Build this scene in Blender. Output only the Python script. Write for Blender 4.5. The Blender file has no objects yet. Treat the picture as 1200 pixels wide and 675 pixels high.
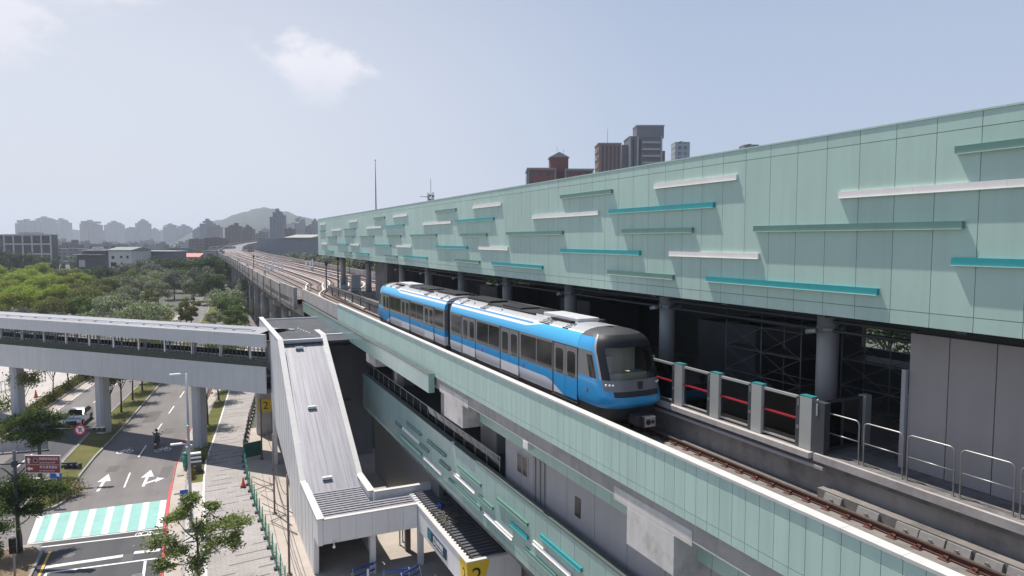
import bpy, bmesh, math, random
import numpy as np
from mathutils import Vector, Matrix, noise as mnoise
R = math.radians
SC = bpy.context.scene
COL = SC.collection
# ------------------------------------------------------------------ camera, world, sun, exposure
cam = bpy.data.objects.new('camera', bpy.data.cameras.new('camera'))
COL.objects.link(cam); SC.camera = cam
cam.location = (0, 0, 19.5)
cam.rotation_euler = (R(90-4.04), 0, R(-24.94))
cam.data.sensor_width = 36; cam.data.lens = 24.0
cam.data.clip_start = .1; cam.data.clip_end = 20000
SUN = Vector((-.145, .47, 1.0)).normalized()
W = bpy.data.worlds.new('World'); SC.world = W; W.use_nodes = True
def world_nodes():
    nt = W.node_tree; N = nt.nodes; L = nt.links
    bg = N['Background']
    sky = N.new('ShaderNodeTexSky'); sky.sky_type = 'NISHITA'; sky.sun_disc = False
    sky.sun_elevation = math.asin(SUN.z); sky.sun_rotation = math.atan2(SUN.x, SUN.y)
    sky.air_density = 1.0; sky.dust_density = 2.2; sky.ozone_density = 1.5; sky.altitude = 0
    tc = N.new('ShaderNodeTexCoord')
    nrm = N.new('ShaderNodeVectorMath'); nrm.operation = 'NORMALIZE'; L.new(tc.outputs['Generated'], nrm.inputs[0])
    # high thin overcast veil that whitens the sky (colour mix in direction space)
    veil = N.new('ShaderNodeMixRGB'); veil.inputs[0].default_value = .8
    dt = N.new('ShaderNodeVectorMath'); dt.operation = 'DOT_PRODUCT'; dt.inputs[1].default_value = Vector((-.38, .93, .12)).normalized()
    L.new(nrm.outputs[0], dt.inputs[0])
    au = N.new('ShaderNodeMapRange'); au.interpolation_type = 'SMOOTHSTEP'; au.inputs['From Min'].default_value = .45; au.inputs['From Max'].default_value = 1.0
    L.new(dt.outputs['Value'], au.inputs['Value'])
    vc = N.new('ShaderNodeMixRGB'); vc.inputs[1].default_value = (6.5, 7.8, 10.2, 1); vc.inputs[2].default_value = (10.2, 10.6, 11.8, 1)
    L.new(au.outputs[0], vc.inputs[0])
    # the haze layer thins towards the zenith
    sz0 = N.new('ShaderNodeSeparateXYZ'); L.new(nrm.outputs[0], sz0.inputs[0])
    ze = N.new('ShaderNodeMapRange'); ze.interpolation_type = 'SMOOTHSTEP'; ze.inputs['From Min'].default_value = .16; ze.inputs['From Max'].default_value = .8; ze.inputs['To Max'].default_value = .9
    L.new(sz0.outputs[2], ze.inputs['Value'])
    zc = N.new('ShaderNodeMixRGB'); zc.inputs[2].default_value = (2.2, 3.3, 6.2, 1)
    L.new(ze.outputs[0], zc.inputs[0]); L.new(vc.outputs[0], zc.inputs[1]); L.new(zc.outputs[0], veil.inputs[2])
    L.new(sky.outputs[0], veil.inputs[1])
    n1 = N.new('ShaderNodeTexNoise'); n1.inputs['Scale'].default_value = 9.5; n1.inputs['Detail'].default_value = 12; n1.inputs['Roughness'].default_value = .64
    mp = N.new('ShaderNodeMapping'); mp.inputs['Scale'].default_value = (1, 1, 1.7)
    L.new(nrm.outputs[0], mp.inputs[0]); L.new(mp.outputs[0], n1.inputs['Vector'])
    cur = veil.outputs[0]
    # cumulus puffs: centre direction, radius (rad), squash, strength
    CL = [((.147, .957, .231), .10, .75, .0), ((-.128, .934, .325), .14, .62, .2), ((-.225, .945, .235), .10, .6, .2), ((-.17,.90,.40), .15, .6, .22),
          ((-.06, .95, .30), .07, .45, .0)]
    for (d, rad, st, up) in CL:
        d = Vector(d).normalized()
        sub = N.new('ShaderNodeVectorMath'); sub.operation = 'SUBTRACT'; sub.inputs[1].default_value = d
        L.new(nrm.outputs[0], sub.inputs[0])
        sc = N.new('ShaderNodeVectorMath'); sc.operation = 'MULTIPLY'; sc.inputs[1].default_value = (1, 1, 1.75)
        L.new(sub.outputs[0], sc.inputs[0])
        ln = N.new('ShaderNodeVectorMath'); ln.operation = 'LENGTH'; L.new(sc.outputs[0], ln.inputs[0])
        mr = N.new('ShaderNodeMapRange'); mr.interpolation_type = 'LINEAR'
        mr.inputs['From Min'].default_value = 0; mr.inputs['From Max'].default_value = rad*1.3
        mr.clamp = False; mr.inputs['To Min'].default_value = .72+up; mr.inputs['To Max'].default_value = -.36+up*.7
        L.new(ln.outputs['Value'], mr.inputs['Value'])
        na = N.new('ShaderNodeMath'); na.operation = 'MULTIPLY_ADD'; na.inputs[1].default_value = 1.9; na.inputs[2].default_value = -.45
        L.new(n1.outputs['Fac'], na.inputs[0])
        ad = N.new('ShaderNodeMath'); ad.operation = 'ADD'
        L.new(mr.outputs[0], ad.inputs[0]); L.new(na.outputs[0], ad.inputs[1])
        m2 = N.new('ShaderNodeMapRange'); m2.interpolation_type = 'SMOOTHSTEP'
        m2.inputs['From Min'].default_value = .50; m2.inputs['From Max'].default_value = .92
        m2.inputs['To Min'].default_value = 0; m2.inputs['To Max'].default_value = st
        L.new(ad.outputs[0], m2.inputs['Value'])
        # tops crisp, bases melting into the haze
        sz = N.new('ShaderNodeSeparateXYZ'); L.new(sub.outputs[0], sz.inputs[0])
        fd = N.new('ShaderNodeMapRange'); fd.interpolation_type = 'SMOOTHSTEP'; fd.inputs['From Min'].default_value = -rad*.75; fd.inputs['From Max'].default_value = rad*.1
        L.new(sz.outputs[2], fd.inputs['Value'])
        m3 = N.new('ShaderNodeMath'); m3.operation = 'MULTIPLY'; L.new(m2.outputs[0], m3.inputs[0]); L.new(fd.outputs[0], m3.inputs[1]); m2 = m3
        mx = N.new('ShaderNodeMixRGB'); mx.inputs[2].default_value = (12.0, 11.8, 12.6, 1)
        L.new(m2.outputs[0], mx.inputs[0]); L.new(cur, mx.inputs[1]); cur = mx.outputs[0]
    L.new(cur, bg.inputs['Color'])
    bg.inputs['Strength'].default_value = .069
world_nodes()
sl = bpy.data.lights.new('sun', 'SUN'); sl.energy = 5.0; sl.angle = R(.6); sl.color = (1, .945, .86)
so = bpy.data.objects.new('sun', sl); COL.objects.link(so)
so.rotation_euler = SUN.to_track_quat('Z', 'Y').to_euler(); so.location = (0, 0, 60)
SC.view_settings.view_transform = 'Standard'; SC.view_settings.look = 'None'
SC.view_settings.exposure = 0.18; SC.view_settings.gamma = 1
SC.view_settings.use_curve_mapping = False
SC.cycles.max_bounces = 6; SC.cycles.diffuse_bounces = 3; SC.cycles.glossy_bounces = 3
SC.cycles.transparent_max_bounces = 12; SC.cycles.volume_bounces = 1
try: SC.cycles.use_denoising = True
except Exception: pass

# ------------------------------------------------------------------ helpers
rnd = random.Random(7)
class MB:
    def __init__(s): s.v = []; s.f = []; s.m = []; s.sm = []
    def poly(s, pts, m=0, smooth=False):
        i = len(s.v); s.v += [tuple(p) for p in pts]; s.f.append(tuple(range(i, i+len(pts)))); s.m.append(m); s.sm.append(smooth)
    def box(s, x0, x1, y0, y1, z0, z1, m=0):
        if x0 > x1: x0, x1 = x1, x0
        if y0 > y1: y0, y1 = y1, y0
        if z0 > z1: z0, z1 = z1, z0
        i = len(s.v)
        s.v += [(x0,y0,z0),(x1,y0,z0),(x1,y1,z0),(x0,y1,z0),(x0,y0,z1),(x1,y0,z1),(x1,y1,z1),(x0,y1,z1)]
        for q in ((0,3,2,1),(4,5,6,7),(0,1,5,4),(1,2,6,5),(2,3,7,6),(3,0,4,7)):
            s.f.append(tuple(i+k for k in q)); s.m.append(m); s.sm.append(False)
        return s
    def prism(s, pts, ext, m=0):
        """closed polygon pts (3-D, planar) extruded by vector ext"""
        n = len(pts); i = len(s.v); e = Vector(ext)
        s.v += [tuple(p) for p in pts] + [tuple(Vector(p)+e) for p in pts]
        s.f.append(tuple(i+k for k in range(n))[::-1]); s.m.append(m); s.sm.append(False)
        s.f.append(tuple(i+n+k for k in range(n))); s.m.append(m); s.sm.append(False)
        for k in range(n):
            s.f.append((i+k, i+(k+1) % n, i+n+(k+1) % n, i+n+k)); s.m.append(m); s.sm.append(False)
        return s
    def tube(s, pts, r, n=8, m=0, cap=True):
        pts = [Vector(p) for p in pts]
        rs = r if isinstance(r, (list, tuple)) else [r]*len(pts)
        i0 = len(s.v); up = None
        for k, p in enumerate(pts):
            a = pts[max(k-1, 0)]; b = pts[min(k+1, len(pts)-1)]
            t = (b-a).normalized()
            if up is None:
                up = Vector((0,0,1)) if abs(t.z) < .9 else Vector((1,0,0))
            u = t.cross(up).normalized(); w = u.cross(t).normalized(); up = w
            for q in range(n):
                an = 2*math.pi*q/n
                s.v.append(tuple(p + (u*math.cos(an)+w*math.sin(an))*rs[k]))
        for k in range(len(pts)-1):
            for q in range(n):
                a = i0+k*n+q; b = i0+k*n+(q+1) % n
                s.f.append((a, b, b+n, a+n)); s.m.append(m); s.sm.append(True)
        if cap:
            s.f.append(tuple(i0+q for q in range(n))[::-1]); s.m.append(m); s.sm.append(False)
            e = i0+(len(pts)-1)*n
            s.f.append(tuple(e+q for q in range(n))); s.m.append(m); s.sm.append(False)
        return s
    def grid(s, rows, m=0, smooth=True, close=False):
        i0 = len(s.v); nr = len(rows); nc = len(rows[0])
        for r in rows: s.v += [tuple(p) for p in r]
        for a in range(nr-1):
            for b in range(nc if close else nc-1):
                c = (b+1) % nc
                s.f.append((i0+a*nc+b, i0+a*nc+c, i0+(a+1)*nc+c, i0+(a+1)*nc+b)); s.m.append(m); s.sm.append(smooth)
        return s
    def blob(s, c, r, n=10, k=6, m=0, sq=(1,1,1)):
        rows = []
        for a in range(k+1):
            th = math.pi*a/k
            rows.append([(c[0]+r*sq[0]*math.sin(th)*math.cos(2*math.pi*b/n), c[1]+r*sq[1]*math.sin(th)*math.sin(2*math.pi*b/n), c[2]+r*sq[2]*math.cos(th)) for b in range(n)])
        return s.grid(rows, m, True, True)
    def build(s, name, mats, parent=None, local=False, bevel=0):
        me = bpy.data.meshes.new(name)
        off = Vector((0,0,0))
        if parent is not None and not local:
            r = parent
            while r.parent: r = r.parent
            off = r.location
        me.from_pydata([tuple(Vector(v)-off) for v in s.v] if off.length else s.v, [], s.f)
        if not isinstance(mats, (list, tuple)): mats = [mats]
        for q in mats: me.materials.append(q)
        me.polygons.foreach_set('material_index', s.m)
        me.polygons.foreach_set('use_smooth', s.sm)
        me.update()
        o = bpy.data.objects.new(name, me); COL.objects.link(o)
        if parent is not None: o.parent = parent
        if bevel:
            b = o.modifiers.new('bevel', 'BEVEL'); b.width = bevel; b.segments = 2; b.limit_method = 'ANGLE'
        return o
def tag(o, label=None, cat=None, group=None, kind=None):
    if label: o['label'] = label
    if cat: o['category'] = cat
    if group: o['group'] = group
    if kind: o['kind'] = kind
    return o
def thing(name, label, cat, loc=(0,0,0), rz=0, group=None):
    o = bpy.data.objects.new(name, None); COL.objects.link(o)
    o.location = loc; o.rotation_euler = (0, 0, rz); o.empty_display_size = .3
    return tag(o, label, cat, group)
def dup(o, loc=None, rz=None, label=None, group=None, scale=None, parent=None):
    c = o.copy(); COL.objects.link(c)
    if parent is not None: c.parent = parent
    if loc is not None: c.location = loc
    if rz is not None: c.rotation_euler = (0, 0, rz)
    if scale is not None: c.scale = scale if isinstance(scale, (tuple, list)) else (scale,)*3
    if label: c['label'] = label
    if group: c['group'] = group
    for ch in list(o.children): dup(ch, parent=c)
    return c
ORD = ['first','second','third','fourth','fifth','sixth','seventh','eighth','ninth','tenth','eleventh','twelfth','thirteenth','fourteenth','fifteenth','sixteenth','seventeenth','eighteenth','nineteenth','twentieth']

# ------------------------------------------------------------------ materials
def mat(name, col, rough=.6, metal=0, var=.12, scale=1.2, streak=0, bump=0, bscale=8, island=0, spec=.5, coat=0, dirt=None, dscale=.5, damt=.5, sdir=(3.5,3.5,.25)):
    m = bpy.data.materials.new(name); m.use_nodes = True
    nt = m.node_tree; N = nt.nodes; L = nt.links; b = N['Principled BSDF']
    tc = N.new('ShaderNodeTexCoord'); oi = N.new('ShaderNodeObjectInfo')
    ad = N.new('ShaderNodeVectorMath'); ad.operation = 'ADD'
    mu = N.new('ShaderNodeMath'); mu.operation = 'MULTIPLY'; mu.inputs[1].default_value = 37
    L.new(oi.outputs['Random'], mu.inputs[0]); L.new(tc.outputs['Object'], ad.inputs[0]); L.new(mu.outputs[0], ad.inputs[1])
    vec = ad.outputs[0]
    n = N.new('ShaderNodeTexNoise'); n.inputs['Scale'].default_value = scale; n.inputs['Detail'].default_value = 6; n.inputs['Roughness'].default_value = .62
    L.new(vec, n.inputs['Vector'])
    hs = N.new('ShaderNodeHueSaturation'); hs.inputs['Color'].default_value = (*col, 1)
    mr = N.new('ShaderNodeMapRange'); mr.inputs['From Min'].default_value = .3; mr.inputs['From Max'].default_value = .7
    mr.inputs['To Min'].default_value = 1-var; mr.inputs['To Max'].default_value = 1+var
    L.new(n.outputs['Fac'], mr.inputs['Value'])
    val = mr.outputs[0]
    if island:
        g = N.new('ShaderNodeNewGeometry')
        m2 = N.new('ShaderNodeMapRange'); m2.inputs['To Min'].default_value = 1-island; m2.inputs['To Max'].default_value = 1+island
        L.new(g.outputs['Random Per Island'], m2.inputs['Value'])
        q = N.new('ShaderNodeMath'); q.operation = 'MULTIPLY'; L.new(val, q.inputs[0]); L.new(m2.outputs[0], q.inputs[1]); val = q.outputs[0]
    if streak:
        mp = N.new('ShaderNodeMapping'); mp.inputs['Scale'].default_value = sdir; L.new(vec, mp.inputs[0])
        n2 = N.new('ShaderNodeTexNoise'); n2.inputs['Scale'].default_value = 1; n2.inputs['Detail'].default_value = 5; L.new(mp.outputs[0], n2.inputs['Vector'])
        m3 = N.new('ShaderNodeMapRange'); m3.inputs['From Min'].default_value = .42; m3.inputs['From Max'].default_value = .68
        m3.inputs['To Min'].default_value = 1; m3.inputs['To Max'].default_value = 1-streak
        L.new(n2.outputs['Fac'], m3.inputs['Value'])
        q = N.new('ShaderNodeMath'); q.operation = 'MULTIPLY'; L.new(val, q.inputs[0]); L.new(m3.outputs[0], q.inputs[1]); val = q.outputs[0]
    L.new(val, hs.inputs['Value'])
    c = hs.outputs[0]
    if dirt:
        n3 = N.new('ShaderNodeTexNoise'); n3.inputs['Scale'].default_value = dscale; n3.inputs['Detail'].default_value = 8; n3.inputs['Roughness'].default_value = .7
        L.new(vec, n3.inputs['Vector'])
        m4 = N.new('ShaderNodeMapRange'); m4.inputs['From Min'].default_value = .5; m4.inputs['From Max'].default_value = .72; m4.inputs['To Max'].default_value = damt
        L.new(n3.outputs['Fac'], m4.inputs['Value'])
        mx = N.new('ShaderNodeMixRGB'); mx.inputs[2].default_value = (*dirt, 1); L.new(m4.outputs[0], mx.inputs[0]); L.new(c, mx.inputs[1]); c = mx.outputs[0]
    L.new(c, b.inputs['Base Color'])
    b.inputs['Roughness'].default_value = rough; b.inputs['Metallic'].default_value = metal
    b.inputs['Specular IOR Level'].default_value = spec
    if coat: b.inputs['Coat Weight'].default_value = coat; b.inputs['Coat Roughness'].default_value = .08
    if bump:
        nb = N.new('ShaderNodeTexNoise'); nb.inputs['Scale'].default_value = bscale; nb.inputs['Detail'].default_value = 5; L.new(vec, nb.inputs['Vector'])
        bp = N.new('ShaderNodeBump'); bp.inputs['Strength'].default_value = bump; bp.inputs['Distance'].default_value = .02
        L.new(nb.outputs['Fac'], bp.inputs['Height']); L.new(bp.outputs[0], b.inputs['Normal'])
    return m
def leafmat(name, c1, c2, trans=.3, tip=None):
    m = bpy.data.materials.new(name); m.use_nodes = True
    nt = m.node_tree; N = nt.nodes; L = nt.links; b = N['Principled BSDF']; out = N['Material Output']
    g = N.new('ShaderNodeNewGeometry'); oi = N.new('ShaderNodeObjectInfo')
    mx = N.new('ShaderNodeMixRGB'); mx.inputs[1].default_value = (*c1, 1); mx.inputs[2].default_value = (*c2, 1)
    L.new(g.outputs['Random Per Island'], mx.inputs[0])
    c = mx.outputs[0]
    if tip:
        mr = N.new('ShaderNodeMapRange'); mr.inputs['From Min'].default_value = .7; mr.inputs['From Max'].default_value = .74
        mm = N.new('ShaderNodeMath'); mm.operation = 'FRACT'; mu = N.new('ShaderNodeMath'); mu.operation = 'MULTIPLY'; mu.inputs[1].default_value = 17.3
        L.new(g.outputs['Random Per Island'], mu.inputs[0]); L.new(mu.outputs[0], mm.inputs[0]); L.new(mm.outputs[0], mr.inputs['Value'])
        m2 = N.new('ShaderNodeMixRGB'); m2.inputs[2].default_value = (*tip, 1); L.new(mr.outputs[0], m2.inputs[0]); L.new(c, m2.inputs[1]); c = m2.outputs[0]
    hs = N.new('ShaderNodeHueSaturation')
    mr = N.new('ShaderNodeMapRange'); mr.inputs['To Min'].default_value = .8; mr.inputs['To Max'].default_value = 1.2
    L.new(oi.outputs['Random'], mr.inputs['Value']); L.new(mr.outputs[0], hs.inputs['Value'])
    mh = N.new('ShaderNodeMapRange'); mh.inputs['To Min'].default_value = .485; mh.inputs['To Max'].default_value = .51
    L.new(oi.outputs['Random'], mh.inputs['Value']); L.new(mh.outputs[0], hs.inputs['Hue'])
    L.new(c, hs.inputs['Color']); c = hs.outputs[0]
    L.new(c, b.inputs['Base Color']); b.inputs['Roughness'].default_value = .6; b.inputs['Specular IOR Level'].default_value = .14
    t = N.new('ShaderNodeBsdfTranslucent'); L.new(c, t.inputs['Color'])
    ms = N.new('ShaderNodeMixShader'); ms.inputs[0].default_value = trans*1.1
    L.new(b.outputs[0], ms.inputs[1]); L.new(t.outputs[0], ms.inputs[2]); L.new(ms.outputs[0], out.inputs['Surface'])
    return m
def glassmat(name, tint=(.55,.6,.58), refl=.12, rough=.02):
    m = bpy.data.materials.new(name); m.use_nodes = True
    nt = m.node_tree; N = nt.nodes; L = nt.links; out = N['Material Output']; N.remove(N['Principled BSDF'])
    t = N.new('ShaderNodeBsdfTransparent'); t.inputs['Color'].default_value = (*tint, 1)
    g = N.new('ShaderNodeBsdfGlossy'); g.inputs['Roughness'].default_value = rough
    f = N.new('ShaderNodeFresnel'); f.inputs['IOR'].default_value = 1.5
    a = N.new('ShaderNodeMath'); a.operation = 'ADD'; a.inputs[1].default_value = refl-.04; a.use_clamp = True; L.new(f.outputs[0], a.inputs[0])
    ms = N.new('ShaderNodeMixShader'); L.new(a.outputs[0], ms.inputs[0]); L.new(t.outputs[0], ms.inputs[1]); L.new(g.outputs[0], ms.inputs[2])
    L.new(ms.outputs[0], out.inputs['Surface'])
    return m
M = {}
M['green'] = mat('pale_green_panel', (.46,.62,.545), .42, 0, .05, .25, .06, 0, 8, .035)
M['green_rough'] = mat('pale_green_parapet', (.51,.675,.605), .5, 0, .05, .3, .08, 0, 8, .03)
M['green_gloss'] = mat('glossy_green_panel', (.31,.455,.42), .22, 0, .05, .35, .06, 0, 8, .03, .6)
M['fin_w'] = mat('white_fin', (.86,.80,.77), .4, 0, .06)
M['fin_lip'] = mat('fin_lower_lip', (.62,.68,.66), .4, 0, .05)  # lip colour lightened for the sun it catches from above
M['fin_g'] = mat('green_fin', (.125,.24,.205), .4, 0, .06)
M['fin_t'] = mat('teal_fin', (.03,.31,.33), .35, 0, .06)
M['joint'] = mat('dark_joint', (.07,.09,.085), .8)
M['white'] = mat('white_coping', (.60,.585,.57), .6, 0, .05, 2, .05, 0, 8, 0, .5, 0, (.5,.46,.43), 1.5, .3)
M['conc'] = mat('concrete', (.46,.425,.405), .85, 0, .12, .9, .13, .3, 6, 0, .3, 0, (.2,.19,.185), .7, .5)
M['deck_brown'] = mat('rust_stained_deck', (.25,.205,.185), .95, 0, .3, .25, 0, .3, 6, 0, .3, 0, (.13,.10,.09), .2, .7)
M['conc_track'] = mat('grimy_track_concrete', (.235,.215,.20), .95, 0, .16, .6, .2, .4, 6, 0, .25, 0, (.10,.092,.085), .8, .8)
M['conc_wall'] = mat('stained_platform_concrete', (.36,.335,.31), .9, 0, .14, .6, .12, .3, 6, 0, .3, 0, (.15,.14,.13), .75, .85)
M['conc_w'] = mat('pale_fresh_concrete', (.72,.67,.64), .85, 0, .08, .7, .1, .2, 6, 0, .3, 0, (.30,.285,.28), .8, .75)
M['block'] = mat('cable_block_concrete', (.29,.275,.265), .9, 0, .12, 2, .1, .2, 8, 0, .3, 0, (.17,.16,.15), 2, .6)
M['bed_brown'] = mat('rusty_track_bed', (.13,.075,.06), .95, 0, .3, .5)
M['conc_l'] = mat('light_concrete', (.50,.46,.435), .85, 0, .1, .7, .12, .2, 6, 0, .3, 0, (.34,.31,.30), .9, .55)
M['conc_d'] = mat('dark_stained_concrete', (.20,.19,.185), .9, 0, .2, .8, .3, .4, 5, 0, .3, 0, (.07,.065,.06), .5, .7)
M['conc_via'] = mat('weathered_viaduct_concrete', (.40,.375,.355), .9, 0, .18, .35, .45, .3, 4, 0, .3, 0, (.11,.10,.095), .3, .7)
M['grey_wall'] = mat('grey_wall_panel', (.34,.315,.31), .55, 0, .06, .5, .06, 0, 8, .04)
M['grey_wall_l'] = mat('light_grey_wall_panel', (.42,.395,.405), .5, 0, .05, .5, .06, 0, 8, .03)
M['shade_wall'] = mat('charcoal_wall', (.15,.155,.16), .45, 0, .06, .4, .08)  # grey wall colour darkened for the shade it stands in
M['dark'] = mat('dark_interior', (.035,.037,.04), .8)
M['dark2'] = mat('dark_grey_metal', (.075,.08,.09), .5, .3)  # dark metal; also interior surfaces with their shade put into the colour
M['column'] = mat('column_paint', (.38,.375,.37), .5, 0, .05, .5, .1)
M['bridge'] = mat('footbridge_panel', (.56,.565,.56), .45, 0, .04, .4, .08, 0, 8, .02)
M['bridge_l'] = mat('footbridge_fascia', (.60,.605,.60), .45, 0, .04, .4, .05)
M['bridge_pier'] = mat('footbridge_pier', (.45,.46,.475), .55, 0, .05, .4, .12)
M['roof_l'] = mat('pale_roof_sheet', (.33,.325,.355), .45, .15, .04, .3, .24, 0, 3, .05, .5, 0, None, .5, .5, (7,.22,.22))
M['roof_d'] = mat('dark_roof_membrane', (.055,.06,.072), .75, 0, .2, .8, 0, .2, 5, 0, .4, 0, (.16,.16,.17), .6, .4)
M['panelw'] = mat('white_wall_panel', (.74,.735,.74), .45, 0, .03, .3, .04, 0, 8, .02)
M['louv'] = mat('dark_roof_louvre', (.13,.135,.155), .45, .3, .15, 1)
M['steel'] = mat('stainless_steel', (.36,.355,.35), .42, .7, .08)
M['scaf'] = mat('dull_scaffold_tube', (.20,.20,.20), .6, .3, .1)
M['galv'] = mat('galvanised_pole', (.42,.44,.45), .5, .4, .1)
M['brownpole'] = mat('brown_pole', (.17,.13,.115), .6)
M['rust'] = mat('rusty_rail', (.12,.05,.038), .75, .2, .25, 2, 0, .2, 10)
M['railtop'] = mat('worn_rail_head', (.30,.24,.21), .4, .7, .2, 3)
M['black'] = mat('black_rubber', (.02,.02,.021), .7)
M['yellow'] = mat('yellow_sign', (.80,.55,.03), .45, 0, .04)
M['navy'] = mat('navy_sign', (.028,.055,.095), .35, 0, .05)
M['text_w'] = mat('white_lettering', (.86,.86,.85), .5, 0, .02)
M['text_k'] = mat('black_lettering', (.015,.015,.015), .5, 0, .02)
M['signred'] = mat('brown_red_sign', (.30,.045,.04), .45, 0, .05)
M['signred2'] = mat('prohibition_red', (.55,.02,.06), .45, 0, .03)
M['signblue'] = mat('blue_sign', (.02,.10,.48), .4, 0, .04)
M['tl_black'] = mat('traffic_light_housing', (.03,.034,.036), .4)
M['gloss_w'] = mat('gloss_white_paint', (.84,.84,.84), .25, 0, .03)
M['teal'] = mat('teal_cap', (.035,.23,.25), .4, 0, .04)
M['redbar'] = mat('red_bar', (.42,.022,.04), .4, 0, .04)
M['psd'] = mat('screen_door_grey', (.44,.445,.42), .45, .2, .05)
M['fence_g'] = mat('green_fence_post', (.03,.26,.18), .5)
M['mesh_g'] = mat('green_fence_net', (.07,.24,.17), .7)
M['cone'] = mat('orange_red_cone', (.72,.07,.03), .5)
M['bluep'] = mat('blue_plastic', (.02,.07,.30), .45)
M['bark'] = mat('bark', (.085,.065,.05), .9, 0, .3, 6, 0, .5, 20)
M['soil'] = mat('bare_soil', (.20,.145,.09), .95, 0, .25, .8, 0, .4, 8)
M['kerb'] = mat('kerb_concrete', (.30,.285,.27), .85, 0, .15, 1)
M['kerb_red'] = mat('red_painted_kerb_line', (.52,.07,.08), .6, 0, .15, 1.5)
M['paint'] = mat('white_road_paint', (.76,.75,.74), .6, 0, .1, 1.2, 0, 0, 8, 0, .4, 0, (.35,.34,.34), 1.4, .5)
M['paint_y'] = mat('yellow_road_paint', (.62,.40,.05), .6, 0, .1, 1.2)
M['paint_g'] = mat('turquoise_crossing_paint', (.25,.485,.44), .6, 0, .1, .8, 0, 0, 8, 0, .4, 0, (.2,.36,.34), .9, .35)
M['glass_d'] = mat('dark_tinted_glass', (.024,.022,.02), .1, 0, .1, .3, 0, 0, 8, 0, .32)
M['glass'] = glassmat('clear_glass')
M['glass_psd'] = glassmat('screen_glass', (.8,.84,.83), .1)
M['glass_cab'] = glassmat('cab_glass', (.84,.85,.82), .05)
M['green_glass'] = mat('dark_green_glass', (.014,.032,.024), .25, 0, .15, .5, 0, 0, 8, 0, .6)
M['cream'] = mat('cream_plastic', (.72,.68,.58), .5, 0, .03)
def asphalt(name, col, patch):
    return mat(name, col, .88, 0, .10, .25, .16, .25, 40, 0, .35, 0, patch, .12, .5, (.75,.05,.2))
M['asph'] = asphalt('asphalt', (.19,.176,.172), (.225,.208,.203))
M['asph_d'] = asphalt('newer_asphalt', (.085,.084,.09), (.11,.108,.11))
M['pave'] = None
def pavement_mat():
    m = mat('paving', (.37,.345,.33), .85, 0, .09, .5, 0, .15, 12, 0, .35, 0, (.30,.27,.25), .35, .35)
    nt = m.node_tree; N = nt.nodes; L = nt.links; b = N['Principled BSDF']
    src = b.inputs['Base Color'].links[0].from_socket
    g = N.new('ShaderNodeNewGeometry'); sp = N.new('ShaderNodeSeparateXYZ'); L.new(g.outputs['Position'], sp.inputs[0])
    def mt(op, a, bb=None):
        q = N.new('ShaderNodeMath'); q.operation = op
        for i, v in enumerate((a, bb)):
            if v is None: continue
            if isinstance(v, (int, float)): q.inputs[i].default_value = v
            else: L.new(v, q.inputs[i])
        return q.outputs[0]
    sk = mt('ADD', sp.outputs[1], mt('MULTIPLY', sp.outputs[0], -.12))
    row = mt('DIVIDE', sk, 1.15); fl = mt('FLOOR', row); fr = mt('FRACT', row)
    band = mt('LESS_THAN', fr, .13)
    cx = N.new('ShaderNodeCombineXYZ'); L.new(mt('MULTIPLY', sp.outputs[0], .55), cx.inputs[0]); L.new(mt('MULTIPLY', fl, 3.71), cx.inputs[1])
    n = N.new('ShaderNodeTexNoise'); n.inputs['Scale'].default_value = 1; n.inputs['Detail'].default_value = 1; L.new(cx.outputs[0], n.inputs['Vector'])
    msk = mt('MULTIPLY', band, mt('GREATER_THAN', n.outputs['Fac'], .49))
    # fine slab joints
    br = N.new('ShaderNodeTexBrick'); br.inputs['Scale'].default_value = 1; br.inputs['Mortar Size'].default_value = .012
    br.inputs['Color1'].default_value = (1,1,1,1); br.inputs['Color2'].default_value = (.9,.9,.9,1); br.inputs['Mortar'].default_value = (.62,.6,.6,1)
    br.inputs['Brick Width'].default_value = .6; br.inputs['Row Height'].default_value = .3
    L.new(g.outputs['Position'], br.inputs['Vector'])
    m1 = N.new('ShaderNodeMixRGB'); m1.blend_type = 'MULTIPLY'; m1.inputs[0].default_value = 1; L.new(src, m1.inputs[1]); L.new(br.outputs['Color'], m1.inputs[2])
    mx = N.new('ShaderNodeMixRGB'); mx.inputs[2].default_value = (.155,.145,.15,1); L.new(msk, mx.inputs[0]); L.new(m1.outputs[0], mx.inputs[1])
    L.new(mx.outputs[0], b.inputs['Base Color'])
    return m
M['pave'] = pavement_mat()
M['site'] = mat('site_concrete_ground', (.44,.39,.345), .9, 0, .12, .4, 0, .2, 10, 0, .3, 0, (.33,.27,.22), .5, .6)
M['ground'] = mat('town_ground', (.12,.125,.105), .95, 0, .3, .02, 0, 0, 8, 0, .2, 0, (.07,.11,.035), .02, .9)
M['grass'] = mat('verge_grass', (.11,.115,.035), .95, 0, .25, .6, 0, .6, 30, 0, .2, 0, (.19,.14,.075), .45, .8)
LEAF = {
 'yellow': leafmat('yellow_green_leaves', (.21,.29,.025), (.36,.40,.06), .34),
 'mid': leafmat('mid_green_leaves', (.095,.16,.03), (.165,.23,.055), .32),
 'olive': leafmat('olive_leaves', (.15,.18,.045), (.23,.245,.07), .3),
 'flower': leafmat('leaves_with_pale_blossom', (.115,.165,.045), (.19,.235,.08), .3, (.52,.50,.42)),
 'dark': leafmat('dark_green_leaves', (.042,.078,.022), (.08,.12,.036), .25),
 'grey': leafmat('grey_green_leaves', (.085,.115,.06), (.15,.175,.11), .28, (.34,.34,.29)),
 'near': leafmat('bright_green_leaves', (.13,.20,.035), (.24,.31,.07), .4, (.42,.44,.26)),
 'hedge': leafmat('hedge_leaves', (.085,.125,.03), (.18,.20,.045), .28),
}
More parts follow.
